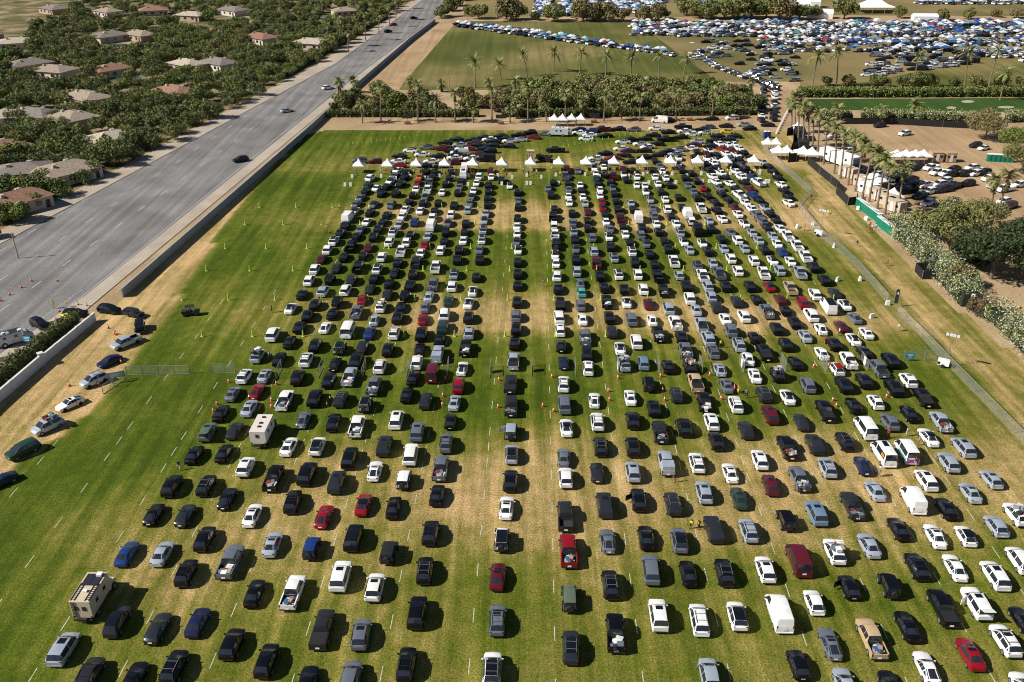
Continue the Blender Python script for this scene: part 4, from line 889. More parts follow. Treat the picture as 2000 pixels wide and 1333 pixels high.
hedge('hedge', pxs([(560, 150), (700, 62), (755, 36)]), 3.2, 2.6, [GREENF], 'bright clipped hedge along the left sidewalk of the avenue', 14, .3, seed=12)
# ---------------------------------------------------------------- walls, fences, tents, signs, people
WHITE = mat('white_wall_plaster', (.62, .62, .62), .8, var=.08, scale=.6)
GREYW = mat('grey_block_wall', (.30, .31, .32), .85, var=.1)
CANVAS = mat('white_canvas', (.80, .80, .79), .7, var=.03)
METAL = mat('galvanised_metal', (.40, .41, .41), .4, metal=.6)
BLACKF = mat('black_fabric_screen', (.012, .012, .012), .8)
BEIGE = mat('beige_cabin_panel', (.52, .42, .31), .7, var=.06)
WOOD = mat('plywood', (.42, .29, .17), .8, var=.15)
GREENP = mat('green_plastic', (.0, .19, .115), .5)
def screen_mat(name, col, keep):
    m = bpy.data.materials.new(name); m.use_nodes = True; n = m.node_tree; b = n.nodes['Principled BSDF']; b.inputs['Base Color'].default_value = (*col, 1); b.inputs['Roughness'].default_value = .7
    tc = n.nodes.new('ShaderNodeTexCoord'); ws = []
    for a in (.785, -.785):
        mp = n.nodes.new('ShaderNodeMapping'); mp.inputs['Rotation'].default_value = (0, a, 0); n.links.new(tc.outputs['Object'], mp.inputs['Vector'])
        w_ = n.nodes.new('ShaderNodeTexWave'); w_.bands_direction = 'X'; w_.inputs['Scale'].default_value = 3.0; n.links.new(mp.outputs[0], w_.inputs[0]); ws.append(w_.outputs[1])
    mx = n.nodes.new('ShaderNodeMath'); mx.operation = 'MAXIMUM'; n.links.new(ws[0], mx.inputs[0]); n.links.new(ws[1], mx.inputs[1])
    mr = n.nodes.new('ShaderNodeMapRange'); mr.inputs[1].default_value = .8; mr.inputs[2].default_value = 1; mr.inputs[3].default_value = keep * .5; mr.inputs[4].default_value = min(1, keep * 2.2)
    n.links.new(mx.outputs[0], mr.inputs[0]); n.links.new(mr.outputs[0], b.inputs['Alpha']); MATS[name] = m; return m
CHAIN = screen_mat('chain_link_mesh', (.50, .51, .48), .08)
def wall_run(name, pts, h, th, m, label, cat, cap=None, z0=0, coping=True, kind=None):
    T = thing(name, label, cat, (0, 0, 0)); b = MB(); c = MB()
    for a, d in zip(pts[:-1], pts[1:]):
        A, D = Vector(a), Vector(d); L_ = (D - A).length; an = math.atan2(D.y - A.y, D.x - A.x); M_ = (A + D) / 2
        b.box((M_.x, M_.y, z0 + h / 2), (L_, th, h), an); c.box((M_.x, M_.y, z0 + h + .05), (L_, th + .12, .1), an)
    b.build('wall_panel', m, T)
    for a, d in zip(pts[:-1], pts[1:]):
        A, D = Vector(a), Vector(d); L_ = (D - A).length
        for i in range(int(L_ / 7)):
            p = A.lerp(D, (i + .5) * 7 / L_); MB().box((p.x, p.y, (h + .16) / 2), (.5, th + .14, h + .16), math.atan2(D.y - A.y, D.x - A.x)).build('pillar', m, T)
    if coping: c.build('coping', m, T)
    return T
def fence_run(pts, h, label, step=3.0, m=None, post=METAL, name='fence', rail=True, white=False):
    T = thing(name, label, 'fence', (0, 0, 0)); b = MB(); f = MB(); k = 0
    for a, d in zip(pts[:-1], pts[1:]):
        A, D = Vector(a), Vector(d); L_ = (D - A).length; an = math.atan2(D.y - A.y, D.x - A.x); M_ = (A + D) / 2
        bb = MB().box((0, 0, 0), (L_ - .05, .02, h - .12)); me = bb.mesh('mesh_panel'); put(me, 'mesh_panel', m or CHAIN, T, (M_.x, M_.y, h / 2 + .03), an)
        r_ = MB()
        for z in (.08, h): r_.tube((A.x, A.y, z), (D.x, D.y, z), .05, n=5)
        r_.build('rail', post, T)
        n = max(1, round(L_ / step))
        for i in range(n + (1 if (a, d) == (pts[-2], pts[-1]) else 0)):
            p = A.lerp(D, i / n)
            if k < 95: MB().tube((p.x, p.y, 0), (p.x, p.y, h + .1), .06, n=5).build('post', post, T)
            k += 1
    return T
wl = [(-320, 1075), (0, 786), (90, 708)]
wall_run('boundary_wall', pxs(wl), 1.9, .3, WHITE, 'white plastered boundary wall at the lower left, nearer the camera', 'wall')
wall_run('boundary_wall', pxs([(90, 708), (187, 627)]), 1.7, .3, WHITE, 'white plastered boundary wall between the square pillar and the gate', 'wall')
tp = thing('gate_pillar', 'square white pillar in the boundary wall beside the blue sign', 'pillar', (*G(84, 713), 0)); MB().box((0, 0, 1.15), (.75, .75, 2.3), R(40)).build('shaft', WHITE, tp); MB().box((0, 0, 2.36), (.95, .95, .14), R(40)).build('cap', WHITE, tp)
wall_run('boundary_wall', pxs([(240, 582), (600, 262), (697, 172), (800, 82), (850, 44)]), 1.9, .3, GREYW, 'grey block wall between the avenue and the dirt track', 'wall')
hedge('hedge', pxs([(-320, 1052), (-10, 762), (150, 634)]), 2.2, 3.0, [DARKF], 'dark clipped hedge on the street side of the white wall', 44, .2, seed=13, lumps=.12)
# right-hand chain link fence
fence_run(pxs([(1490, 295), (1550, 350), (1583, 380), (1560, 409), (1579, 434), (1600, 458)]), 1.9, 'zigzag chain link fence between the light tower and the white tents')
fence_run(pxs([(1600, 462), (1628, 482), (1678, 528), (1733, 592)]), 1.9, 'chain link fence from the light tower down to the numbered flag')
fence_run(pxs([(1752, 612), (1800, 660), (1848, 712), (1920, 785), (2000, 868), (2080, 952)]), 1.9, 'long chain link fence below the numbered flag to the right edge')
fence_run(pxs([(1765, 705), (1846, 704)]), 1.9, 'short chain link panel carrying the blue sign beside the light tower')
fence_run(pxs([(248, 733), (371, 731)]), 1.7, 'low mesh fence panel crossing the deep green turf at left'); fence_run(pxs([(415, 728), (460, 729)]), 1.7, 'short mesh panel left of the car lanes on green turf')
fence_run(pxs([(202, 771), (245, 742)]), 1.7, 'angled mesh panel under the framed notice board at left')
for i, (x, y) in enumerate([(540, 742), (622, 740), (708, 738), (793, 738), (873, 736), (957, 738), (1039, 736), (1124, 736), (1208, 735), (1288, 733), (1371, 731), (1452, 729), (1534, 727), (1613, 727), (1694, 725)]):
    X, Y = G(x, y); a = (X, Y); d = (X + fdir[0] * 3.6, Y + fdir[1] * 3.6)
    t = fence_run([a, d], 1.9, f'{ordn(i + 1)} swung open mesh gate from the left across the lanes', name='gate', step=1.8); t['category'] = 'gate'; t['group'] = 'open mesh gates across the lanes'
    if i in (5, 6, 8, 11, 14): put(MB().box((0, 0, 0), (1.0, .03, 1.5)).mesh('panel_sign'), 'panel_sign', CANVAS, t, (X + fdir[0] * 1.8 - .04, Y + fdir[1] * 1.8, 1.05), math.pi / 2 - FH)
def screen_run(pts, h, label, name='screen_fence'):
    T = thing(name, label, 'fence', (0, 0, 0))
    for a, d in zip(pts[:-1], pts[1:]):
        A, D = Vector(a), Vector(d); L_ = (D - A).length; an = math.atan2(D.y - A.y, D.x - A.x); M_ = (A + D) / 2
        MB().box((M_.x, M_.y, h / 2), (L_, .05, h), an).build('fabric_panel', BLACKF, T)
        MB().tube((A.x, A.y, 0), (A.x, A.y, h + .1), .05, n=5).build('post', METAL, T)
    return T
screen_run(pxs([(1577, 320), (1600, 340), (1622, 358), (1638, 371), (1632, 378), (1655, 402), (1673, 400), (1673, 388)]), 2.2, 'black fabric screen fence running from the tents to the toilets')
screen_run(pxs([(1786, 530), (1800, 546), (1833, 546), (1822, 530), (1786, 530)]), 2.0, 'black fabric pen under the white flowering hedge')
screen_run(pxs([(1536, 266), (1550, 262), (1548, 290), (1538, 318), (1560, 315)]), 2.6, 'tall black screen left of the dark stage gear')
screen_run(pxs([(1640, 243), (1740, 243), (1840, 249), (1905, 252)]), 2.2, 'dark screen fence along the top of the dirt lot')
# tents
def peak_tent(px, py, label, group, w_=3.2, eave=2.3, top=4.2, rz=None, name='peaked_tent', m=CANVAS, wall=False):
    x, y = G(px, py); T = thing(name, label, 'tent', (x, y, .02), -FH if rz is None else rz, group)
    b = MB(); n = 6; h_ = w_ / 2
    prof = [(1.0, 0), (.72, .16), (.48, .34), (.28, .56), (.12, .82), (.02, 1.0)]
    vs = []; 
    for s_, t in prof:
        z = eave + (top - eave) * t
        vs += [(-h_ * s_, -h_ * s_, z), (h_ * s_, -h_ * s_, z), (h_ * s_, h_ * s_, z), (-h_ * s_, h_ * s_, z)]
    fs = [(4 * i + k, 4 * i + (k + 1) % 4, 4 * i + 4 + (k + 1) % 4, 4 * i + 4 + k) for i in range(5) for k in range(4)]
    b.add(vs, fs)
    for k, (a, c) in enumerate((((-h_, -h_), (h_, -h_)), ((h_, -h_), (h_, h_)), ((h_, h_), (-h_, h_)), ((-h_, h_), (-h_, -h_)))):
        b.add([(a[0], a[1], eave), (c[0], c[1], eave), (c[0], c[1], eave - .32), (a[0], a[1], eave - .32)], [(0, 1, 2, 3)])
    b.build('canopy', m, T)
    for a in (1, -1):
        for c in (1, -1): MB().tube((a * h_ * .97, c * h_ * .97, 0), (a * h_ * .97, c * h_ * .97, eave), .06, n=5).build('leg', METAL, T)
    if wall: MB().box((0, h_ * .98, eave / 2), (w_ * .94, .04, eave * .92)).build('back_wall', m, T)
    return T
for i, x in enumerate([701, 757, 813, 868, 923, 979, 1035, 1090, 1143, 1197, 1252, 1307, 1360, 1415, 1469]):
    peak_tent(x + 1, 337 - (x - 701) / 768 * 8, f'{ordn(i + 1)} white peaked tent from the left in the checkpoint row', 'white checkpoint tents')
for i, (x, y, w_) in enumerate([(1497, 294, 3.2), (1513, 294, 3.2), (1518, 310, 4), (1534, 310, 4), (1566, 312, 4.6), (1583, 314, 4.6), (1082, 246, 3.4), (1098, 246, 3.4), (1116, 245, 3), (1134, 245, 3), (1556, 262, 3.5), (1741, 397, 4.5)]):
    peak_tent(x, y, f'{ordn(i + 1)} white peaked service tent, by the {"service road" if x < 1200 else "palms and cabins"}', 'white service tents', w_)
for i, x in enumerate([1748, 1766, 1784, 1800]): peak_tent(x, 318, f'{ordn(i + 1)} linked white peak of the marquee beside the dirt lot', 'marquee bays beside the dirt lot', 4.4, 2.4, 4.0, rz=0)
def gable_tent(px, py, L_, W_, eave, top, rz, label, m=CANVAS, name='frame_tent'):
    x, y = G(px, py); T = thing(name, label, 'tent', (x, y, .02), rz); b = MB(); l, w_ = L_ / 2, W_ / 2
    b.add([(-l, -w_, eave), (l, -w_, eave), (l, 0, top), (-l, 0, top), (-l, w_, eave), (l, w_, eave)], [(0, 1, 2, 3), (3, 2, 5, 4), (0, 3, 4), (1, 5, 2)]); b.build('roof', m, T)
    MB().box((0, w_ * .98, eave / 2), (L_ * .98, .05, eave)).build('side_wall', m, T); MB().box((0, -w_ * .98, eave / 2), (L_ * .98, .05, eave)).build('side_wall', m, T)
    MB().box((-l * .98, 0, eave / 2), (.05, W_ * .98, eave)).build('end_wall', m, T); MB().box((l * .98, 0, eave / 2), (.05, W_ * .98, eave)).build('end_wall', m, T)
    return T
gable_tent(1600, 35, 15, 8, 3, 5, R(-15), 'long white frame tent left of the big far marquee'); gable_tent(1552, 22, 18, 9, 3.5, 6, R(-8), 'huge white frame tent among the far trees')
gable_tent(1805, 40, 14, 6, 2.4, 3.8, R(-4), 'low white frame tent right of the big far marquee'); gable_tent(1572, 14, 18, 9, 3.5, 6.5, R(-10), 'tall white frame tent behind the long far one')
x, y = G(1706, 24); T = thing('big_marquee', 'very large white pointed marquee with open sides on the far field', 'marquee', (x, y, 0), 0)
b = MB(); W_, D_ = 11.5, 8; vs = []
for s_, z in ((1, 3.6), (.6, 4.9), (.3, 7), (.04, 10)): vs += [(-W_ * s_, -D_ * s_, z), (W_ * s_, -D_ * s_, z), (W_ * s_, D_ * s_, z), (-W_ * s_, D_ * s_, z)]
b.add(vs, [(4 * i + k, 4 * i + (k + 1) % 4, 4 * i + 4 + (k + 1) % 4, 4 * i + 4 + k) for i in range(3) for k in range(4)]); b.build('roof', CANVAS, T)
for a in (1, .33, -.33, -1):
    for c in (1, -1): MB().tube((a * W_ * .98, c * D_ * .98, 0), (a * W_ * .98, c * D_ * .98, 3.6), .12, n=6).build('pole', METAL, T)
# cabins, trailers, toilets
def cabin(px, py, L_, W_, h, rz, m, label, name='cabin', cat='cabin', roofm=None, wheels=False):
    x, y = G(px, py); T = thing(name, label, cat, (x, y, .02), rz); z0 = .7 if wheels else .15
    MB().box((0, 0, z0 + h / 2), (L_, W_, h)).build('shell', m, T); MB().box((0, 0, z0 + h + .05), (L_ + .12, W_ + .12, .1)).build('roof', roofm or m, T)
    for i in (-.28, .3): MB().box((L_ * i, -W_ / 2 - .02, z0 + h * .62), (.8, .05, .6)).build('window', GLASS, T)
    MB().box((0, -W_ / 2 - .02, z0 + h * .45), (.85, .05, h * .82)).build('door', CANVAS if m is not CANVAS else BEIGE, T)
    MB().box((L_ / 2 + .04, 0, z0 + h * .45), (.06, W_ * .7, h * .8)).build('end_door', roofm or GREYW, T)
    for i in (-.38, .38):
        for c in (1, -1): MB().box((L_ * i, c * W_ * .4, z0 / 2), (.3, .3, z0)).build('footing', TRIM, T)
    return T
al = R(-62)
cabin(1637, 322, 13, 3.2, 3.0, al, CANVAS, 'long white trailer standing between the palms and the lot', 'trailer', 'trailer', wheels=True)
for i, (x, y, lb) in enumerate([(1656, 346, 'small beige cabin behind the long white trailer'), (1684, 365, 'beige cabin left of the square white canopy'), (1695, 378, 'white fronted beige cabin beside the start of the toilets'), (1716, 391, 'beige cabin under the single white peaked tent'), (1734, 402, 'pale cabin behind the upper toilets'), (1746, 412, 'last beige cabin before the flowering hedge')]):
    cabin(x, y, 5.2, 2.6, 2.7, al, BEIGE if i != 2 else CANVAS, lb)
peak_tent(1710, 368, 'square white canopy between the beige cabins', None, 6.5, 2.8, 4.3, rz=al)
cabin(1826, 316, 3.5, 2.6, 2.8, 0, WOOD, 'plywood booth at the right end of the marquee', 'booth', 'booth'); cabin(1853, 316, 3.0, 2.6, 2.6, 0, WOOD, 'plywood booth beside the yellow lift', 'booth', 'booth')
def toilet(x, y, rz, label, m=GREENP, group='row of green portable toilets'):
    T = thing('portable_toilet', label, 'portable toilet', (x, y, .02), rz, group)
    MB().box((0, 0, 1.05), (1.1, 1.15, 2.1)).build('cabin', m, T); MB().box((0, 0, 2.16), (1.18, 1.22, .14)).build('roof', CANVAS, T)
    MB().box((0, -.6, 1.0), (.8, .04, 1.8)).build('door', m, T); MB().box((.32, -.63, 1.1), (.08, .03, .16)).build('door_latch', TRIM, T)
A, B = Vector(G(1676, 404)), Vector(G(1716, 434)); C_, D_ = Vector(G(1716, 440)), Vector(G(1750, 466))
dr_ = math.atan2((B - A).y, (B - A).x)
for i in range(14): p = A.lerp(B, i / 13); toilet(p.x, p.y, dr_, f'{ordn(i + 1)} green portable toilet of the upper run, counted from the top')
for i in range(11): p = C_.lerp(D_, i / 10); toilet(p.x, p.y, dr_, f'{ordn(i + 1)} portable toilet of the lower run, counted from the top', WOOD if i == 9 else GREENP)
A = Vector(G(1930, 315)); 
for i in range(6): toilet(A.x + i * 1.25, A.y - i * .25, R(-12), f'{ordn(i + 1)} green portable toilet from the left beyond the dirt lot', group='green portable toilets beyond the dirt lot')
toilet(*G(1494, 270), .2, 'single blue portable toilet on sand by the crossing', mat('blue_plastic', (.01, .05, .28), .5), None)
toilet(*G(1500, 270), .2, 'second blue portable toilet beside the first by the crossing', MATS['blue_plastic'], None)
# the stepped plywood booth and the covered kit behind the tent row
x, y = G(1036, 318); T = thing('plywood_tower', 'tall slatted plywood booth behind the middle checkpoint tent', 'booth', (x, y, 0), -FH)
MB().box((0, 0, 1.9), (2.1, 1.6, 3.4)).build('box', WOOD, T); MB().box((0, 0, 3.66), (2.3, 1.8, .1)).build('roof', BEIGE, T)
for i in range(5): MB().box((-1 + i * .5, -.83, 1.6), (.1, .05, 2.6)).build('slat', WHITE, T)
for i in range(4): MB().box((0, 0, .1), (1.9, .1, .2), i * .78).build('footing', TRIM, T)
x, y = G(1062, 315); rr = random.Random(8); T = thing('equipment_trailer', 'black trailer heaped with dark gear behind the plywood booth', 'trailer', (x, y, 0), R(-35))
MB().box((0, 0, .7), (5.5, 2.0, .3)).build('deck', TRIM, T); b = MB()
for i in range(18): b.box((rr.uniform(-2.4, 2.4), rr.uniform(-.8, .8), 1.1 + rr.uniform(0, .6)), (rr.uniform(.5, 1.1), rr.uniform(.5, .9), rr.uniform(.4, .8)), rr.uniform(0, 3))
b.build('gear', TRIM, T)
for sx in (1, -1): MB().tube((-.2, sx * 1.0, .38), (-.2, sx * 1.15, .38), .38, n=12).build('wheel', RUBBER, T)
cabin(1560, 272, 6, 3, 3.2, R(80), BLACKF, 'black stage container left of the palm row, the farther one', 'container', 'container'); cabin(1567, 292, 5, 3, 2.6, R(80), BLACKF, 'black stage container left of the palm row, the nearer one', 'container', 'container')
# dark message boards by the service road
for i, (x, y) in enumerate([(796, 243), (979, 243), (1160, 240), (1347, 236), (1449, 232)]):
    X, Y = G(x, y); T = thing('message_board', f'{ordn(i + 1)} dark message board trailer from the left along the service road', 'message board', (X, Y, .03), 0, 'message board trailers')
    MB().box((0, 0, 2.6), (3.6, .2, 1.3)).build('panel', TRIM, T); MB().tube((0, 0, .6), (0, 0, 2.0), .1).build('mast', METAL, T)
    MB().box((0, 0, .55), (2.0, 1.2, .5)).build('trailer_box', mat('orange_brown_paint', (.25, .09, .04), .6), T)
    for sx in (1, -1): MB().tube((sx * .9, 0, .3), (sx * 1.05, 0, .3), .3, n=10).build('wheel', RUBBER, T)
# light towers
def light_tower(px, py, top, label):
    x, y = G(px, py); h = height_for(px, py, top); T = thing('light_tower', label, 'light tower', (x, y, .02), R(-30))
    MB().box((0, 0, .85), (1.9, 1.2, .9)).build('generator', CANVAS, T); MB().box((-.7, 0, .8), (.45, 1.22, .5)).build('grille', TRIM, T)
    MB().tube((.4, 0, .4), (.4, 0, h), .06, .045).build('mast', METAL, T); MB().tube((-.5, 0, h - .15), (1.3, 0, h - .15), .04).build('crossbar', METAL, T)
    for sx in (-.45, .15, .65, 1.25): MB().box((sx, -.12, h + .1), (.42, .25, .42)).build('lamp', LAMP, T)
    for sx in (1, -1): MB().tube((0, sx * .62, .34), (0, sx * .8, .34), .34, n=12).build('wheel', RUBBER, T)
    MB().tube((-1.8, 0, .4), (-.9, 0, .4), .04).build('tow_bar', METAL, T)
light_tower(1598, 461, 412, 'white mobile light tower at the zigzag fence, the farther one')
light_tower(1841, 716, 655, 'white mobile light tower beside the blue sign, the nearer one')
light_tower(1348, 108, 84, 'mobile light tower far off at the edge of the camping field')
# flag with a number
x, y = G(1744, 600); T = thing('feather_flag', 'dark feather flag with a white numeral beside the fence opening', 'flag', (x, y, 0), R(-8))
MB().tube((0, 0, 0), (0, 0, 3.9), .04).build('pole', METAL, T)
fb = MB(); fb.box((.38, 0, 2.2), (.72, .02, 2.8)); fb.tube((.36, -.011, 3.55), (.36, .011, 3.55), .36, n=16); fl_ = fb.build('banner', mat('navy_fabric', (.02, .028, .05), .8), T)
def text(s, size, m, parent, loc, rot, name='lettering'):
    cu = bpy.data.curves.new(name, 'FONT'); cu.body = s; cu.size = size; cu.align_x = 'CENTER'; cu.align_y = 'CENTER'; cu.extrude = .004
    o = bpy.data.objects.new(name, cu); me = bpy.data.meshes.new_from_object(o); bpy.data.objects.remove(o)
    q = bpy.data.objects.new(name, me); COL.objects.link(q); me.materials.clear(); me.materials.append(m); q.parent = parent; q.location = loc; q.rotation_euler = rot; return q
text('4', 1.1, CANVAS, T, (.38, -.03, 2.95), (R(90), 0, 0))
# printed green sign on its stand by the hedge, small white sign in its planter
x, y = G(1821, 478); T = thing('entry_sign', 'bright green printed sign standing behind the flowering hedge', 'sign', (x, y, 0), R(-10))
MB().box((0, 0, 4.6), (1.9, .2, 2.3)).build('green_panel', mat('bright_green_print', (.02, .30, .04), .5), T); MB().box((0, 0, 6.2), (1.9, .8, .9)).build('white_box', CANVAS, T)
MB().tube((-1.05, -.15, 4.9), (-1.05, .05, 4.9), .55, n=16).build('round_badge', CANVAS, T); text('P', 1.1, CANVAS, T, (.1, -.12, 4.5), (R(90), 0, 0), 'white_mark')
for sx in (-.8, .8): MB().tube((sx, 0, 0), (sx, 0, 5.6), .07).build('post', METAL, T)
x, y = G(1894, 602); T = thing('planter_sign', 'small white sign on a post in a brown planter by the hedge', 'sign', (x, y, 0), R(-20))
MB().box((0, 0, .4), (1.3, 1.0, .8)).build('planter', mat('brown_timber', (.10, .06, .04), .8), T); MB().tube((0, 0, .8), (0, 0, 2.0), .05).build('post', METAL, T)
MB().box((.05, 0, 2.55), (.65, .06, 1.1)).build('sign_face', CANVAS, T)
for z in (2.35, 2.7): MB().box((.05, -.035, z), (.3, .01, .24)).build('dark_mark', TRIM, T)
BLUE = mat('blue_sign_face', (.01, .26, .45), .5)
def blue_sign(px, py, z, label, w_=1.5, h_=1.1, poles=True, rz=0):
    x, y = G(px, py); T = thing('blue_sign', label, 'sign', (x, y, 0), rz)
    MB().box((0, -.06, z), (w_, .05, h_)).build('sign_face', BLUE, T)
    for i in range(3): MB().box((0, -.09, z + h_ * (.28 - .27 * i)), (w_ * (.7 - .12 * i), .01, h_ * .1)).build('text_line', CANVAS, T)
    if poles: MB().tube((0, 0, 0), (0, 0, z), .05).build('post', METAL, T)
blue_sign(1775, 706, 1.15, 'blue notice with white text on the mesh panel by the light tower', poles=False)
blue_sign(60, 687, 2.6, 'blue road sign on a post beside the camper van at left', rz=R(-8))
x, y = G(231, 748); T = thing('notice_board', 'blue framed pale notice board above the angled mesh panel', 'sign', (x, y, 0), R(22)); MB().box((0, 0, 1.6), (2.6, .08, 1.0)).build('frame', mat('slate_blue_paint', (.12, .17, .28), .5), T); MB().box((0, -.05, 1.6), (2.3, .03, .75)).build('face', mat('pale_panel', (.45, .5, .56), .5), T)
for sx in (-1, 1): MB().tube((sx, .02, 0), (sx, .02, 1.2), .05).build('leg', METAL, T)
# yellow canopy at the gate
peak_tent(141, 634, 'bright yellow pop-up canopy at the gate in the hedge', None, 2.6, 2.0, 2.7, rz=R(40), m=mat('yellow_fabric', (.68, .60, .01), .7), name='popup_canopy')
# white water barriers, road blocks
def barrier(px, py, rz, label, m=CANVAS, group='white plastic barrier blocks', s_=1):
    x, y = G(px, py); T = thing('barrier_block', label, 'barrier', (x, y, .02), rz, group)
    b = MB(); l = .55 * s_; b.add([(-l, -.3, 0), (l, -.3, 0), (l, .3, 0), (-l, .3, 0), (-l, -.14, .95), (l, -.14, .95), (l, .14, .95), (-l, .14, .95)], [(4, 5, 6, 7), (0, 1, 5, 4), (1, 2, 6, 5), (2, 3, 7, 6), (3, 0, 4, 7), (3, 2, 1, 0)]); b.build('block', m, T)
    MB().box((0, 0, .12), (l * 2 + .06, .5, .08)).build('foot', m, T)
bl = [(1733, 596), (1702, 622), (1635, 550), (1628, 484), (1679, 549), (1557, 446), (1588, 441), (1691, 430), (1675, 410), (1499, 268)]
for i, (x, y) in enumerate(bl): barrier(x, y, R(20 * i), f'{ordn(i + 1)} small white barrier block by the right-hand fence', s_=.7)
for i in range(30):
    x = 688 + i * 28.4; barrier(x, 348 + (i % 2) * 4 - i * .25, 0, f'{ordn(i + 1)} white barrier block from the left in front of the tents', group='barrier blocks in front of the tents', s_=.55)
for i, (x, y) in enumerate([(674, 364), (685, 364), (1029, 361), (1036, 361), (914, 363), (1372, 358), (1385, 357), (1496, 357), (1501, 357), (1473, 337), (1484, 337), (1267, 360), (1320, 359), (980, 362), (1091, 361)]):
    barrier(x, y, 0, f'{ordn(i + 1)} white barrier block of the second row below the tents', group='second row of barrier blocks', s_=.6)
for i, (x, y, r_) in enumerate([(95, 638, 38), (11, 705, 38)]): barrier(x, y, R(r_), ('tan concrete block on the kerb beside the black SUV at left', 'tan concrete block on the kerb below the camper van')[i], BEIGE, 'concrete kerb blocks', 1.9)
for i in range(14):
    x, y = 1516 + i * 1.6, 262 - i * 3.2; barrier(x, y, R(70), f'{ordn(i + 1)} white barrier block along the crossing', group='barrier blocks along the crossing', s_=.8)
# cones and reflective posts
ORANGE = mat('orange_cone_plastic', (.55, .09, .02), .5); LIME = mat('lime_post_plastic', (.45, .60, .10), .5); 
def cone_mesh(h, r_):
    b = MB(); b.box((0, 0, .03), (r_ * 2.4, r_ * 2.4, .06)); b.tube((0, 0, .06), (0, 0, h), r_, .04, n=10); return b
CONE, BAND, POST = cone_mesh(.95, .2).mesh('cone', True), None, None
bb = MB().tube((0, 0, .42), (0, 0, .66), .142, .098, n=10); BAND = bb.mesh('reflective_band', True); pb = MB(); pb.box((0, 0, .05), (.55, .55, .1)); pb.tube((0, 0, .1), (0, 0, 1.25), .17, .10, n=8); POST = pb.mesh('delineator_post', True)
GPOST = MB().box((0, 0, .02), (.3, .3, .04)).tube((0, 0, .03), (0, 0, .8), .09, .05, n=6).mesh('marker', True)
for m_, q in ((CONE, ORANGE), (BAND, CANVAS), (POST, LIME), (GPOST, LIME)): m_.materials[0] = q
def cone(px, py, label):
    x, y = G(px, py); o = bpy.data.objects.new('traffic_cone', CONE); COL.objects.link(o); o.location = (x, y, .03); tag(o, label, 'traffic cone', 'orange traffic cones')
    c = bpy.data.objects.new('reflective_band', BAND); COL.objects.link(c); c.parent = o
cones = [(417, 805), (424, 791), (447, 748), (540, 752), (530, 784), (530, 797), (645, 782), (639, 794), (865, 775), (864, 793), (975, 744), (973, 797), (1060, 795), (1081, 805), (1188, 766), (1190, 783), (1294, 765), (1298, 783), (1386, 734), (1408, 781), (1417, 762), (1589, 718), (1626, 784), (1633, 795), (1731, 777), (136, 755), (193, 754), (153, 795), (67, 840), (16, 893), (227, 655), (237, 710), (226, 672), (212, 642), (224, 653), (62, 550), (42, 563), (19, 577), (2, 589), (112, 550), (116, 610), (153, 597), (170, 599), (1078, 738), (1207, 740), (1290, 737), (870, 742)]
for i, (x, y) in enumerate(cones): cone(x, y, f'{ordn(i + 1)} nearest orange traffic cone, ordered along the lanes' if x > 300 else f'{ordn(i + 1)} orange cone beside the sandy drive or the avenue at left')
k = 0
for (py, ns) in ((658, range(0, 16)), (587, range(0, 16)), (530, range(0, 16)), (486, range(0, 16)), (440, range(1, 16)), (406, range(1, 16))):
    for n_ in ns:
        U = LINES[n_]; kk = U * ct / H; px = 1053 + kk * (py + 250)
        if not (polyl([(560, 300), (330, 620), (262, 700), (195, 790)], 0, py) < px < polyl([(1500, 255), (1600, 457), (1735, 600), (2000, 865)], 0, py) - 14): continue
        X, Y = G(px + 2, py); k += 1; o = bpy.data.objects.new('delineator_post', POST); COL.objects.link(o); o.location = (X, Y, .03)
        tag(o, f'{ordn(k)} lime and white marker post, counted left to right from the nearest row', 'marker post', 'lime marker posts between the lanes')
for i in range(46):          # little yellow flags that mark the approach lanes
    if i < 15: x, y = 680 + i * 9.2, 283 - i * 1.05
    elif i < 34: x, y = 1100 + (i - 15) * 11, 288 - (i - 15) * 2.1
    else: x, y = 1300 + (i - 34) * 9, 276 - (i - 34) * 1.2
    X, Y = G(x, y); o = bpy.data.objects.new('marker_stake', GPOST); COL.objects.link(o); o.location = (X, Y, .03); tag(o, f'{ordn(i + 1)} small yellow stake marking the approach lanes beyond the tents', 'marker post', 'yellow stakes beyond the tents')
# far camping field: canopies and cars
FAB = [('white', (.56, .58, .62)), ('blue', (.015, .06, .22)), ('pale blue', (.10, .24, .40)), ('red', (.26, .02, .05)), ('grey', (.40, .42, .45)), ('teal', (.02, .22, .25))]
FABM = [mat('canopy_fabric_' + n.replace(' ', '_'), c, .7) for n, c in FAB]
def canopy_geo(b, x, y, rz, s_, h, mi, legs=True):
    M = Matrix.Translation((x, y, 0)) @ Matrix.Rotation(rz, 4, 'Z'); q = s_ / 2
    vs = [(-q, -q, h), (q, -q, h), (q, q, h), (-q, q, h), (0, 0, h + s_ * .28), (-q, -q, h - .3), (q, -q, h - .3), (q, q, h - .3), (-q, q, h - .3)]
    g_ = [(sx * q, sy * q + o_, 0) for sx, sy in ((-1, -1), (1, -1), (1, 1), (-1, 1)) for o_ in (0, -sy * .12)]; vs += g_
    b.add([tuple(M @ Vector(v)) for v in vs], [(5, 9, 10), (6, 11, 12), (7, 13, 14), (8, 15, 16), (0, 1, 4), (1, 2, 4), (2, 3, 4), (3, 0, 4), (0, 5, 6, 1), (1, 6, 7, 2), (2, 7, 8, 3), (3, 8, 5, 0)], mi)
rr = random.Random(21); spots = []
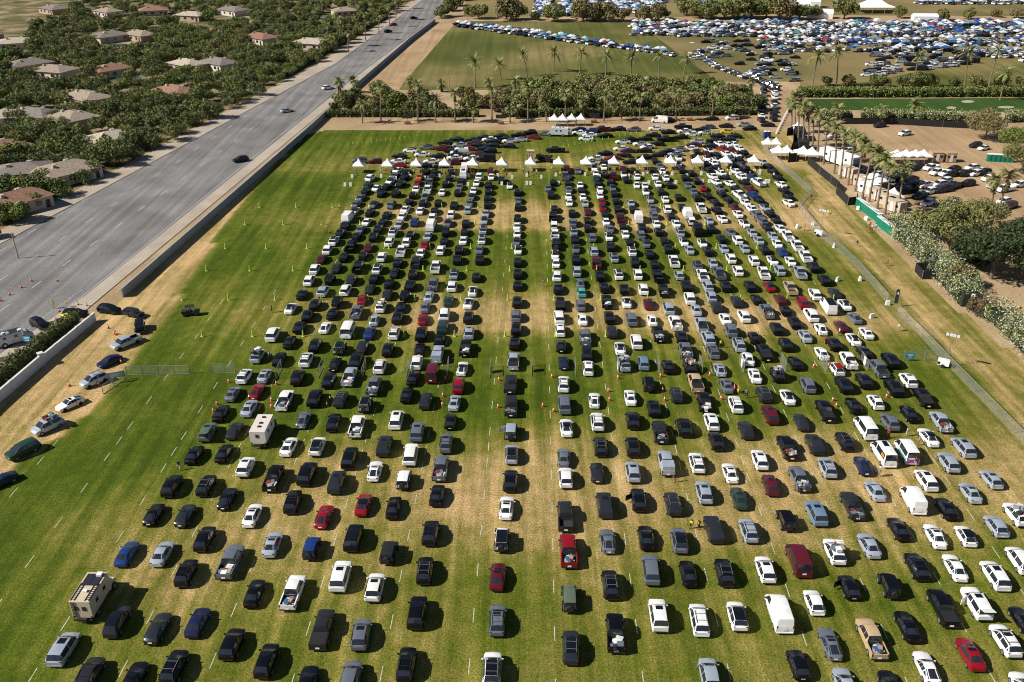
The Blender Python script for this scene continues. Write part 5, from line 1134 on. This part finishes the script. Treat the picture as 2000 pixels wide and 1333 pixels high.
def region_ok(px, py):
    if py < 47 or py > 155: return 0
    if px > 1235 and 46 <= py <= 70 + (px - 1235) * .03: return 1
    if px > 1450 and 68 < py < 94 + (8 if px > 1500 else 0) and not (1560 > px and py < 70): return .9 if px > 1460 + (py - 68) * 1.5 else 0
    if px > 1780 and py < 96 + (px - 1780) * .12: return .9
    return 0
wx0, wy0 = G(1235, 47); rows_y = []
py = 47.0
while py < 122:
    x0, y0 = G(1700, py); step_px = (P(x0, y0)[1] - P(x0, y0 + 5.2)[1]); lane = int(py / 1)
    px = 1236 + rr.uniform(0, 8); m_px = F / (y0 * ct + H * st)
    gap = math.sin(y0 * .21) > .75
    while px < 2040:
        if rr.random() < region_ok(px, py) and not gap: spots.append((px, py + rr.uniform(-.5, .5)))
        px += m_px * rr.uniform(3.2, 4.6)
    py += max(2.2, step_px * .8)
for i in range(92):      # the long parked row in front of the far lawn
    t = i / 91; spots.append((893 + t * 420, 49 + t * 58 + rr.uniform(-1.5, 1.5) - 4 * math.sin(t * 3.1) * .3)); 
    if i < 91: spots.append((893 + t * 420 + 6, 53 + t * 57 + rr.uniform(-1, 1)))
for a, b_, n_ in ((1045, 1078, 11), (1095, 1140, 11), (1180, 1225, 10), (1225, 1290, 9), (1150, 1168, 6)):      # blocks beyond the far road
    for r_ in range(n_):
        for j in range(int((b_ - a) / 3.6)): spots.append((a + j * 3.6 + r_ * 1.0 + (3 - r_) * 4.5 * (1 if a > 1090 else .3), 3 + r_ * 2.9 + rr.uniform(-.5, .5)))
for i in range(190): spots.append((1790 + rr.random() * 230, 3 + rr.random() * 6.5 + 0))
cars, canop = [], []
for (px, py) in spots:
    x, y = G(px, py); u_ = rr.random(); h_ = R(90) + R(rr.uniform(-10, 10)) if rr.random() < .3 else R(rr.choice([-50, -45, -40]) + rr.uniform(-6, 6))
    if u_ < .33: canop.append((px, py, x, y))
    else: cars.append((rr.choice('ssuuuph'), rr.choice('kkkdswwwwwwseb'), x, y, h_, False))
for i in range(150):       # arriving cars scattered over the camping field
    px = rr.uniform(1350, 2000); py = rr.uniform(88, 160)
    lim = 88 + max(0, (px - 1780)) * .16 if px > 1450 else 84
    if py < lim or (px > 1560 and py > 150 - (px - 1560) * .14) or (px < 1550 and py > 122 and px < 1420 + (py - 122) * 2.4): continue
    if 1560 < px < 1690 and py < 142: continue
    x, y = G(px, py); cars.append((rr.choice('ssuuph'), rr.choice('kkkkdswwe'), x, y, R(90 + rr.uniform(-14, 14)), False))
for j in range(6):         # ranks forming up at the lower edge of the camping field
    for i in range(30):
        px = 1692 + i * 7.4 + j * 4; py = 150 - j * 9.5 - (px - 1690) * .125 + rr.uniform(-1.5, 1.5)
        if rr.random() < (.75, .55, .5, .45, .4, .35)[j] and px < 1990 and not (j > 1 and px > 1860): x, y = G(px, py); cars.append((rr.choice('ssuuvph'), rr.choice('kkkdswwwe'), x, y, R(90 + rr.uniform(-14, 10)), False))
for i in range(42):
    px = 1372 + rr.random() * 190; py = 80 + rr.random() ** 1.3 * 70
    if py < 92 + (px - 1372) * .6 and not (px > 1500 and py > 120): x, y = G(px, py); cars.append((rr.choice('ssuuph'), rr.choice('kkkdswwe'), x, y, R(90 + rr.uniform(-20, 20)), False))
for i in range(26): x, y = G(1358 + i * 3.4 + max(0, i - 12) * 1.2, 106 + i * 2.3 - (i > 12) * (i - 12) * .6); cars.append((rr.choice('suu'), rr.choice('kkdswe'), x, y, R(40), False))
for ln in ((1492, 170, 1486, 238), (1514, 168, 1510, 236)):
    for i in range(9): t = i / 8; x, y = G(ln[0] + (ln[2] - ln[0]) * t, ln[1] + (ln[3] - ln[1]) * t); cars.append((rr.choice('suuu'), rr.choice('kkkdww'), x, y, R(2), False))
for i in range(12): x, y = G(1462 + i * 4.5, 148 + i * 2.2 + (i % 2) * 4); cars.append((rr.choice('suu'), rr.choice('kkdws'), x, y, R(48), False))
lot = [(1779, 331), (1793, 325), (1818, 329), (1830, 338), (1850, 341), (1864, 330), (1857, 342), (1899, 329), (1884, 341), (1905, 340), (1917, 335), (1922, 338), (1803, 363), (1787, 362), (1806, 363), (1834, 361), (1846, 355), (1862, 365), (1815, 375), (1840, 372), (1860, 398), (1812, 398), (1767, 262), (1718, 246), (1630, 266), (1655, 296), (1940, 363), (1962, 371), (1945, 408), (1973, 403), (1960, 395), (1760, 345), (1745, 352), (1668, 330), (1680, 341), (1921, 290), (1905, 285), (1772, 374), (1757, 366), (1775, 352), (1890, 360), (1930, 350), (1795, 385), (1700, 333), (1715, 343), (1990, 362)]
for i, (px, py) in enumerate(lot):
    x, y = G(px, py, .5); c = 'w' if (px, py) in ((1767, 262), (1860, 398)) else 'm' if px in (1973,) else rr.choice('wwwwkkdk'); cars.append((rr.choice('suup'), c, x, y, R(118 + rr.uniform(-8, 8)), False))
o = far_mesh(cars, 'far_field_vehicles'); tag(o, 'mass of cars among the canopies and on the lots beyond the trees', 'vehicles', kind='stuff')
canop.sort(key=lambda c: c[2] ** 2 + c[3] ** 2); rest = MB(); CB = MB(); canopy_geo(CB, 0, 0, 0, 3.0, 2.3, 0); CME = CB.mesh('camp_canopy')
for i, (px, py, x, y) in enumerate(canop):
    mi = rr.choices(range(6), [8, 3.5, 1.6, .4, 3, .5])[0]; rz = rr.uniform(0, 1.5)
    if i < 290:
        wh = 'in the long parked row by the far lawn' if px < 1330 and py > 46 else 'packed into the far camping field'
        o = bpy.data.objects.new('camp_canopy', CME); COL.objects.link(o); o.location = (x, y, .02); o.rotation_euler = (0, 0, rz); o.material_slots[0].link = 'OBJECT'; o.material_slots[0].material = FABM[mi]
        tag(o, f'small {FAB[mi][0]} pop-up canopy {wh}', 'canopy', f'{FAB[mi][0]} camping canopies {wh}')
    else: canopy_geo(rest, x, y, rz, 3.1, 2.4, mi)
me = rest.mesh('farthest_canopies')
for i in range(len(me.materials)): me.materials[i] = FABM[i]
o = bpy.data.objects.new('farthest_canopies', me); COL.objects.link(o); tag(o, 'farthest camping canopies seen as a white and blue mass', 'canopies', kind='stuff')
# ---------------------------------------------------------------- campers, buggy, people
CREAM = mat('cream_camper_shell', (.56, .47, .34), .6, var=.04); SOLAR = mat('solar_panel', (.03, .03, .045), .2)
def camper(px, py, label, shell, cab, sol, ladder, L_=4.9, W_=2.35, hh=2.35, z0=.95, h=None):
    x, y = G(px, py, 1.2); T = thing('camper_truck', label, 'camper truck', (x, y, .02), -FH if h is None else h)
    MB().box((0, -.55, z0 + hh / 2), (W_, L_, hh)).build('camper_box', shell, T)
    b = MB(); b.add([(-1, 1.9, .5), (1, 1.9, .5), (1, 3.5, .5), (-1, 3.5, .5), (-1, 1.9, 1.3), (1, 1.9, 1.3), (1, 3.45, 1.2), (-1, 3.45, 1.2), (-.85, 1.9, 2.1), (.85, 1.9, 2.1), (.8, 2.5, 2.05), (-.8, 2.5, 2.05), (-.95, 3.0, 1.28), (.95, 3.0, 1.28)],
        [(0, 1, 5, 4), (1, 2, 6, 13, 5), (3, 0, 4, 12, 7), (2, 3, 7, 6), (12, 13, 6, 7), (4, 5, 9, 8), (8, 9, 10, 11), (11, 10, 13, 12), (9, 5, 13, 10), (4, 8, 11, 12)])
    b.build('cab', cab, T); g = MB(); patch(g, [(-.9, 2.98, 1.35), (.9, 2.98, 1.35), (.77, 2.55, 2.0), (-.77, 2.55, 2.0)], .95, .03); g.build('windscreen', GLASS, T)
    MB().box((0, -.2, .75), (1.0, 6.2, .3)).build('chassis', TRIM, T)
    for yv in (2.7, -1.6):
        for sx in (1, -1): w_ = MB().tube((sx * .85, yv, .48), (sx * 1.15, yv, .48), .48, n=14).build('wheel', RUBBER, T); MB().tube((sx * .9, yv, .48), (sx * 1.17, yv, .48), .26, n=10).build('rim', RIM, w_)
    zt = z0 + hh
    for (a, c) in ((.5, -W_ / 2), (-.9, -W_ / 2), (.5, W_ / 2), (-1.4, W_ / 2)): MB().box((c * 1.005, a, z0 + 1.3), (.06, .55, .5)).build('window', GLASS, T)
    for sx in (-.5, .5) if sol else (0,): MB().box((sx * .9 - .05, -.55 - L_ / 2 - .02, z0 + 1.35), (.45, .06, .55)).build('rear_window', GLASS, T)
    if sol:
        for i in (-1, 1): MB().box((i * .48, .6, zt + .06), (.9, 1.9, .06)).build('solar_panel', SOLAR, T)
        MB().box((.55, 1.35, zt + .2), (.6, .6, .28)).build('air_conditioner', CANVAS, T); MB().box((0, -1.3, zt + .12), (.5, .4, .18)).build('roof_vent', CANVAS, T)
        r_ = MB()
        for sx in (-1.05, -.6, .6, 1.05): r_.box((sx, -1.4, zt + .05), (.06, 2.8, .06))
        for i in range(9):
            for sx in (-.82, .82): r_.box((sx, -2.6 + i * .32, zt + .05), (.45, .05, .05))
        r_.build('roof_rack', TRIM, T)
    else:
        for yv in (1.0, -.6, -1.6): MB().box((0, yv, zt + .06), (.5, .4, .12)).build('roof_vent', TRIM, T)
    if ladder:
        l = MB()
        for sx in (-.95, -.6): l.box((sx, -.6 - L_ / 2, z0 + hh / 2), (.05, .05, hh))
        for i in range(7): l.box((-.78, -.6 - L_ / 2, z0 + .2 + i * .33), (.36, .05, .05))
        l.build('ladder', TRIM, T)
    MB().box((0, -.6 - L_ / 2, .62), (W_ * .9, .15, .2)).build('rear_bumper', TRIM, T); MB().box((0, -.7 - L_ / 2, .8), (.4, .03, .17)).build('licence_plate', PLATE, T)
    for sx in (1, -1): MB().box((sx * (W_ / 2 - .15), -.58 - L_ / 2, z0 + .12), (.12, .05, .3)).build('tail_light', RED, T)
    return T
camper(184, 1167, 'cream expedition camper with solar panels and roof ladders', CREAM, CREAM, True, True)
camper(515, 843, 'white box camper on a dark pickup between the lanes', mat('warm_white_shell', (.66, .60, .54), .6), paint('k'), False, False, hh=2.1, h=-FH)
camper(24, 660, 'silver class camper van with solar roof on the avenue', paint('s'), paint('s'), True, False, 4.2, 2.1, 1.9, .5, h=R(-51))
camper(1090, 259, 'silver motorhome in the side-on queue beyond the tents', mat('pale_motorhome_shell', (.6, .62, .62), .5), paint('s'), False, False, 5.5, 2.3, 2.1, .7, h=R(84))
# utility buggy beside the inset's lower rim
x, y = G(374, 616); T = thing('utility_buggy', 'dark open utility buggy with passengers on the green turf', 'buggy', (x, y, .02), R(-80))
MB().box((0, 0, .6), (1.3, 3.2, .3)).build('chassis', TRIM, T); MB().box((0, 1.25, .85), (1.25, .9, .3)).build('hood', paint('d'), T); MB().box((0, -.2, .95), (1.2, .5, .5)).build('seat', TRIM, T); MB().box((0, -1.25, .95), (1.3, .9, .35)).build('cargo_box', TRIM, T)
MB().box((0, -.1, 1.95), (1.35, 1.7, .06)).build('roof', TRIM, T); fr = MB()
for sx in (-.6, .6):
    for yv in (.7, -.8): fr.tube((sx, yv, .8), (sx, yv * .9, 1.95), .035, n=6)
fr.build('roll_frame', METAL, T)
for yv in (1.1, -1.1):
    for sx in (1, -1): MB().tube((sx * .55, yv, .33), (sx * .82, yv, .33), .33, n=12).build('wheel', RUBBER, T)
# street poles at the far left and on the track
for i, (px, py, tp) in enumerate([(36, 505, 455), (727, 188, 160), (878, 176, 150), (1022, 62, 40), (158, 575, 590)]):
    if i == 4: continue
    x, y = G(px, py); h = height_for(px, py, tp); T = thing('utility_pole', f'{("weathered pole beside the avenue at the left edge", "pole at the foot of the grey block wall", "short pole with a box on the far lawn edge", "pole beside the far dirt road")[i]}', 'pole', (x, y, 0)); MB().tube((0, 0, 0), (0, 0, h), .16, .12).build('shaft', WOOD, T); MB().box((0, 0, h - .2), (1.2, .12, .14)).build('crossarm', WOOD, T)
# people: one skinned body per pose, clothes coloured by the zones of the body
def body_mesh(pose):
    J = {'stand': dict(hl=(-.10, 0, .92), kl=(-.11, .02, .50), al=(-.12, 0, .07), fl=(-.13, .16, .04), hr=(.10, 0, .92), kr=(.11, .02, .50), ar=(.12, 0, .07), fr=(.13, .16, .04), el=(-.28, -.02, 1.13), wl=(-.27, .10, .90), er=(.28, -.02, 1.13), wr=(.27, .12, .90)),
         'walk': dict(hl=(-.09, 0, .92), kl=(-.10, .18, .54), al=(-.10, .26, .09), fl=(-.10, .42, .07), hr=(.09, 0, .92), kr=(.10, -.04, .50), ar=(.10, -.30, .12), fr=(.10, -.18, .04), el=(-.27, -.16, 1.15), wl=(-.25, -.18, .92), er=(.27, .12, 1.16), wr=(.24, .30, 1.00)),
         'reach': dict(hl=(-.10, 0, .92), kl=(-.12, .04, .50), al=(-.14, 0, .07), fl=(-.15, .16, .04), hr=(.10, 0, .92), kr=(.12, .0, .50), ar=(.14, -.05, .07), fr=(.15, .11, .04), el=(-.26, .16, 1.20), wl=(-.16, .40, 1.22), er=(.26, .14, 1.18), wr=(.16, .38, 1.20))}[pose]
    vs = [('pel', (0, 0, .96), .135), ('waist', (0, 0, 1.12), .125), ('chest', (0, 0, 1.33), .15), ('neck', (0, 0, 1.50), .055), ('chin', (0, .02, 1.57), .075), ('head', (0, .015, 1.66), .105), ('top', (0, 0, 1.73), .085),
          ('hl', J['hl'], .10), ('kl', J['kl'], .06), ('al', J['al'], .042), ('fl', J['fl'], .035), ('hr', J['hr'], .10), ('kr', J['kr'], .06), ('ar', J['ar'], .042), ('fr', J['fr'], .035),
          ('sl', (-.19, 0, 1.42), .06), ('el', J['el'], .042), ('wl', J['wl'], .03), ('sr', (.19, 0, 1.42), .06), ('er', J['er'], .042), ('wr', J['wr'], .03)]
    def ext(a, b, t): return tuple(J[b][i] + (J[b][i] - J[a][i]) * t for i in range(3))
    vs += [('pl', ext('el', 'wl', .32), .034), ('tl', ext('el', 'wl', .62), .014), ('pr', ext('er', 'wr', .32), .034), ('tr', ext('er', 'wr', .62), .014)]
    ix = {n: i for i, (n, _, _) in enumerate(vs)}
    ed = ['pel waist', 'waist chest', 'chest neck', 'neck chin', 'chin head', 'head top', 'pel hl', 'hl kl', 'kl al', 'al fl', 'pel hr', 'hr kr', 'kr ar', 'ar fr', 'chest sl', 'sl el', 'el wl', 'chest sr', 'sr er', 'er wr', 'wl pl', 'pl tl', 'wr pr', 'pr tr']
    me = bpy.data.meshes.new('person_base'); me.from_pydata([v[1] for v in vs], [tuple(ix[q] for q in e.split()) for e in ed], [])
    o = bpy.data.objects.new('person_base', me); COL.objects.link(o); md = o.modifiers.new('s', 'SKIN'); o.modifiers.new('d', 'SUBSURF').levels = 1
    for i, v in enumerate(vs): me.skin_vertices[0].data[i].radius = (v[2], v[2] * (.8 if v[0] in ('chest', 'waist', 'pel') else 1))
    me.skin_vertices[0].data[0].use_root = True
    out = bpy.data.meshes.new_from_object(o.evaluated_get(bpy.context.evaluated_depsgraph_get())); bpy.data.objects.remove(o)
    out.name = 'person_body'; out.materials.clear()
    for i in range(4): out.materials.append(None)
    for p in out.polygons:
        c = p.center; z = c.z; arm = abs(c.x) > .215 and z < 1.5
        p.material_index = 3 if z > 1.64 and c.y < .06 or z > 1.72 else 0 if z > 1.47 or (arm and z < 1.28) or (.08 < z < .45) else 1 if z > .98 else 2 if z > .08 else 3
        p.use_smooth = True
    return out
BM = {k_: body_mesh(k_) for k_ in ('stand', 'walk', 'reach')}
SKIN = [mat('skin_%s' % n, c, .6) for n, c in (('light', (.50, .30, .21)), ('tan', (.36, .20, .13)), ('brown', (.18, .09, .06)))]
HAIR = [mat('hair_dark', (.02, .014, .01), .7), mat('hair_brown', (.09, .05, .03), .7)]
CL = {n: mat('cloth_' + n, c, .85) for n, c in dict(black=(.012, .012, .014), white=(.7, .7, .68), red=(.42, .02, .03), orange=(.60, .14, .02), yellow=(.62, .68, .02), blue=(.04, .10, .3), pink=(.55, .16, .28), khaki=(.28, .22, .13), grey=(.2, .2, .21), denim=(.06, .10, .19)).items()}
def person(px, py, pose, top, bottom, label, rz, vest=False, group=None, hat=None):
    x, y = G(px, py); rn = random.Random(px * 3 + py); o = bpy.data.objects.new('person', BM[pose]); COL.objects.link(o); o.location = (x, y, .02); o.rotation_euler = (0, 0, R(rz)); s_ = rn.uniform(.95, 1.04); o.scale = (s_,) * 3
    for i, m_ in enumerate((rn.choice(SKIN), CL[top], CL[bottom], rn.choice(HAIR))): o.material_slots[i].link = 'OBJECT'; o.material_slots[i].material = m_
    tag(o, label, 'person', group)
    if hat: h = MB().tube((0, 0, 1.70), (0, 0, 1.72), .21, n=14).tube((0, 0, 1.72), (0, 0, 1.83), .11, .09, n=12).build('hat', CL[hat], o, True)
    if vest: v_ = MB(); v_.add([(-.2, -.135, 1.02), (.2, -.135, 1.02), (.21, -.13, 1.44), (-.21, -.13, 1.44), (-.2, .14, 1.02), (.2, .14, 1.02), (.21, .14, 1.44), (-.21, .14, 1.44)], [(0, 1, 2, 3), (4, 5, 6, 7), (1, 5, 6, 2), (0, 4, 7, 3)]); v_.build('safety_vest', CL['yellow'], o)
PP = [(1349, 1033, 'stand', 'black', 'black', 'security worker in yellow vest, left one of the standing pair', 150, 1, None), (1364, 1035, 'stand', 'black', 'black', 'security worker in yellow vest, right one of the standing pair', 200, 1, None),
 (351, 919, 'walk', 'black', 'white', 'person with long dark hair walking alone beside the left lanes', 20, 0, None), (1716, 932, 'walk', 'grey', 'khaki', 'person in a white hat walking past the navy sedan', 100, 0, 'white'),
 (1770, 853, 'stand', 'white', 'white', 'person in white standing behind the painted van', 40, 0, None), (1734, 857, 'stand', 'red', 'black', 'person in dark red standing between the camper vans', 0, 0, None), (1793, 870, 'stand', 'pink', 'denim', 'person in pink beside the painted van and white sedan', 70, 0, None), (1786, 912, 'walk', 'red', 'white', 'person in red and white behind the painted van', 10, 0, None),
 (1433, 768, 'stand', 'pink', 'red', 'person in pink beside the grey sedan, left of three', 90, 0, None), (1441, 770, 'stand', 'orange', 'yellow', 'person in orange shirt, middle of three near the grey sedan', 120, 0, None), (1457, 778, 'stand', 'khaki', 'black', 'person in khaki shirt, right of three near the grey sedan', 180, 0, None),
 (1360, 787, 'stand', 'red', 'black', 'person in red shirt leaning at the black loaded pickup', -90, 0, None), (1317, 943, 'stand', 'black', 'khaki', 'person in black behind the grey capped pickup', 20, 0, None), (1388, 866, 'reach', 'white', 'red', 'person in white reaching into the black SUV', -60, 0, None),
 (1318, 835, 'reach', 'black', 'black', 'person in black leaning at the door of the black SUV', -80, 0, None), (1907, 1208, 'reach', 'red', 'white', 'person in red at the open tailgate of the white SUV', 10, 0, None), (1920, 1212, 'reach', 'pink', 'white', 'person in pink bending behind the white SUV', -20, 0, None), (1926, 1204, 'reach', 'white', 'pink', 'person in white unloading the white SUV', 30, 0, None),
 (531, 611, 'stand', 'black', 'black', 'person in black standing alone left of the white sedan', 90, 0, None), (672, 573, 'walk', 'grey', 'grey', 'person at the raised tailgate of the white SUV', 0, 0, None), (655, 600, 'stand', 'white', 'denim', 'person in white beside the dark off-roader, left of the pair', 10, 0, None), (664, 601, 'stand', 'pink', 'white', 'person in pink beside the dark off-roader, right of the pair', 10, 0, None),
 (526, 703, 'reach', 'white', 'orange', 'person in white top and orange shorts bending by the black SUV', -80, 0, None), (1754, 648, 'reach', 'white', 'khaki', 'person in white bending near the right-hand fence', 90, 0, None), (1638, 656, 'stand', 'white', 'black', 'person in white shirt beside the maroon sedan', 90, 0, None), (1610, 672, 'reach', 'red', 'red', 'person in red at the side of the black SUV', -90, 0, None),
 (1618, 722, 'stand', 'orange', 'khaki', 'person in orange behind the mesh gate by the red roofed car', 0, 0, None), (1407, 680, 'stand', 'yellow', 'black', 'person in yellow standing between the silver SUVs', 180, 0, None), (1383, 600, 'stand', 'white', 'white', 'person in white at the left of the dark SUV', 40, 0, None), (1406, 605, 'reach', 'pink', 'white', 'person in pink behind the dark SUV', 10, 0, None),
 (1571, 451, 'stand', 'pink', 'khaki', 'person in pink walking by the zigzag fence', 90, 0, None), (1621, 423, 'stand', 'yellow', 'black', 'guard in a yellow vest on the golden path by the toilets', 0, 0, None), (1584, 391, 'stand', 'black', 'black', 'guard in black at the corner of the zigzag fence', 0, 0, None), (1673, 482, 'walk', 'black', 'khaki', 'person in black walking along the golden path', 180, 0, None), (1732, 520, 'walk', 'red', 'black', 'person in dark red walking on the golden path', 200, 0, None),
 (1697, 455, 'stand', 'red', 'orange', 'person in orange near the portable toilets, front left of the group', 0, 0, None), (1703, 452, 'stand', 'white', 'black', 'person in white in the group near the portable toilets', 0, 0, None), (1710, 450, 'stand', 'white', 'denim', 'person in white and denim near the portable toilets, right of the group', 0, 0, None), (1698, 446, 'stand', 'grey', 'black', 'person in grey near the portable toilets, at the back', 0, 0, None),
 (106, 603, 'stand', 'yellow', 'yellow', 'worker in lime suit standing in the avenue, left of two', 60, 0, None), (131, 601, 'stand', 'yellow', 'yellow', 'worker in lime suit standing in the avenue, right of two', -60, 0, None), (113, 636, 'stand', 'orange', 'orange', 'worker in an orange suit behind the black SUV on the avenue', 0, 0, None),
 (643, 457, 'stand', 'pink', 'pink', 'person in pink at the left edge of the lanes', 90, 0, None), (633, 456, 'stand', 'red', 'denim', 'person in red at the left edge of the lanes', 90, 0, None), (664, 411, 'stand', 'yellow', 'black', 'guard in a yellow vest left of the white van', 0, 0, None), (1061, 560, 'walk', 'pink', 'khaki', 'person in pink walking in the wide centre aisle', 180, 0, None), (1363, 553, 'stand', 'white', 'denim', 'person in white beside the white loaded pickup', 90, 0, None), (1542, 532, 'reach', 'black', 'white', 'person at the open door of the silver pickup', -90, 0, None), (1098, 893, 'stand', 'orange', 'orange', 'x', 0, 0, None)][:-1]
for p in PP: person(*p[:7], vest=bool(p[7]), hat=p[8])
rr = random.Random(4); tn = [701, 757, 813, 868, 923, 979, 1035, 1090, 1143, 1197, 1252, 1307, 1360, 1415, 1469]
for i, tx in enumerate(tn):
    for j in range(4 if i > 2 else 2):
        c1, c2 = rr.choice(['black', 'yellow', 'yellow', 'orange', 'white', 'red', 'khaki']), rr.choice(['black', 'black', 'khaki', 'denim'])
        person(tx - 12 + j * 8 + rr.uniform(-2, 2), 339 + rr.uniform(0, 14) - i * .5, rr.choice(['stand', 'walk', 'reach']), c1, c2, f'{("first", "second", "third", "fourth")[j]} person from the left, in {c1}, at the {ordn(i + 1)} checkpoint tent', rr.uniform(0, 360), group='staff around the checkpoint tents')
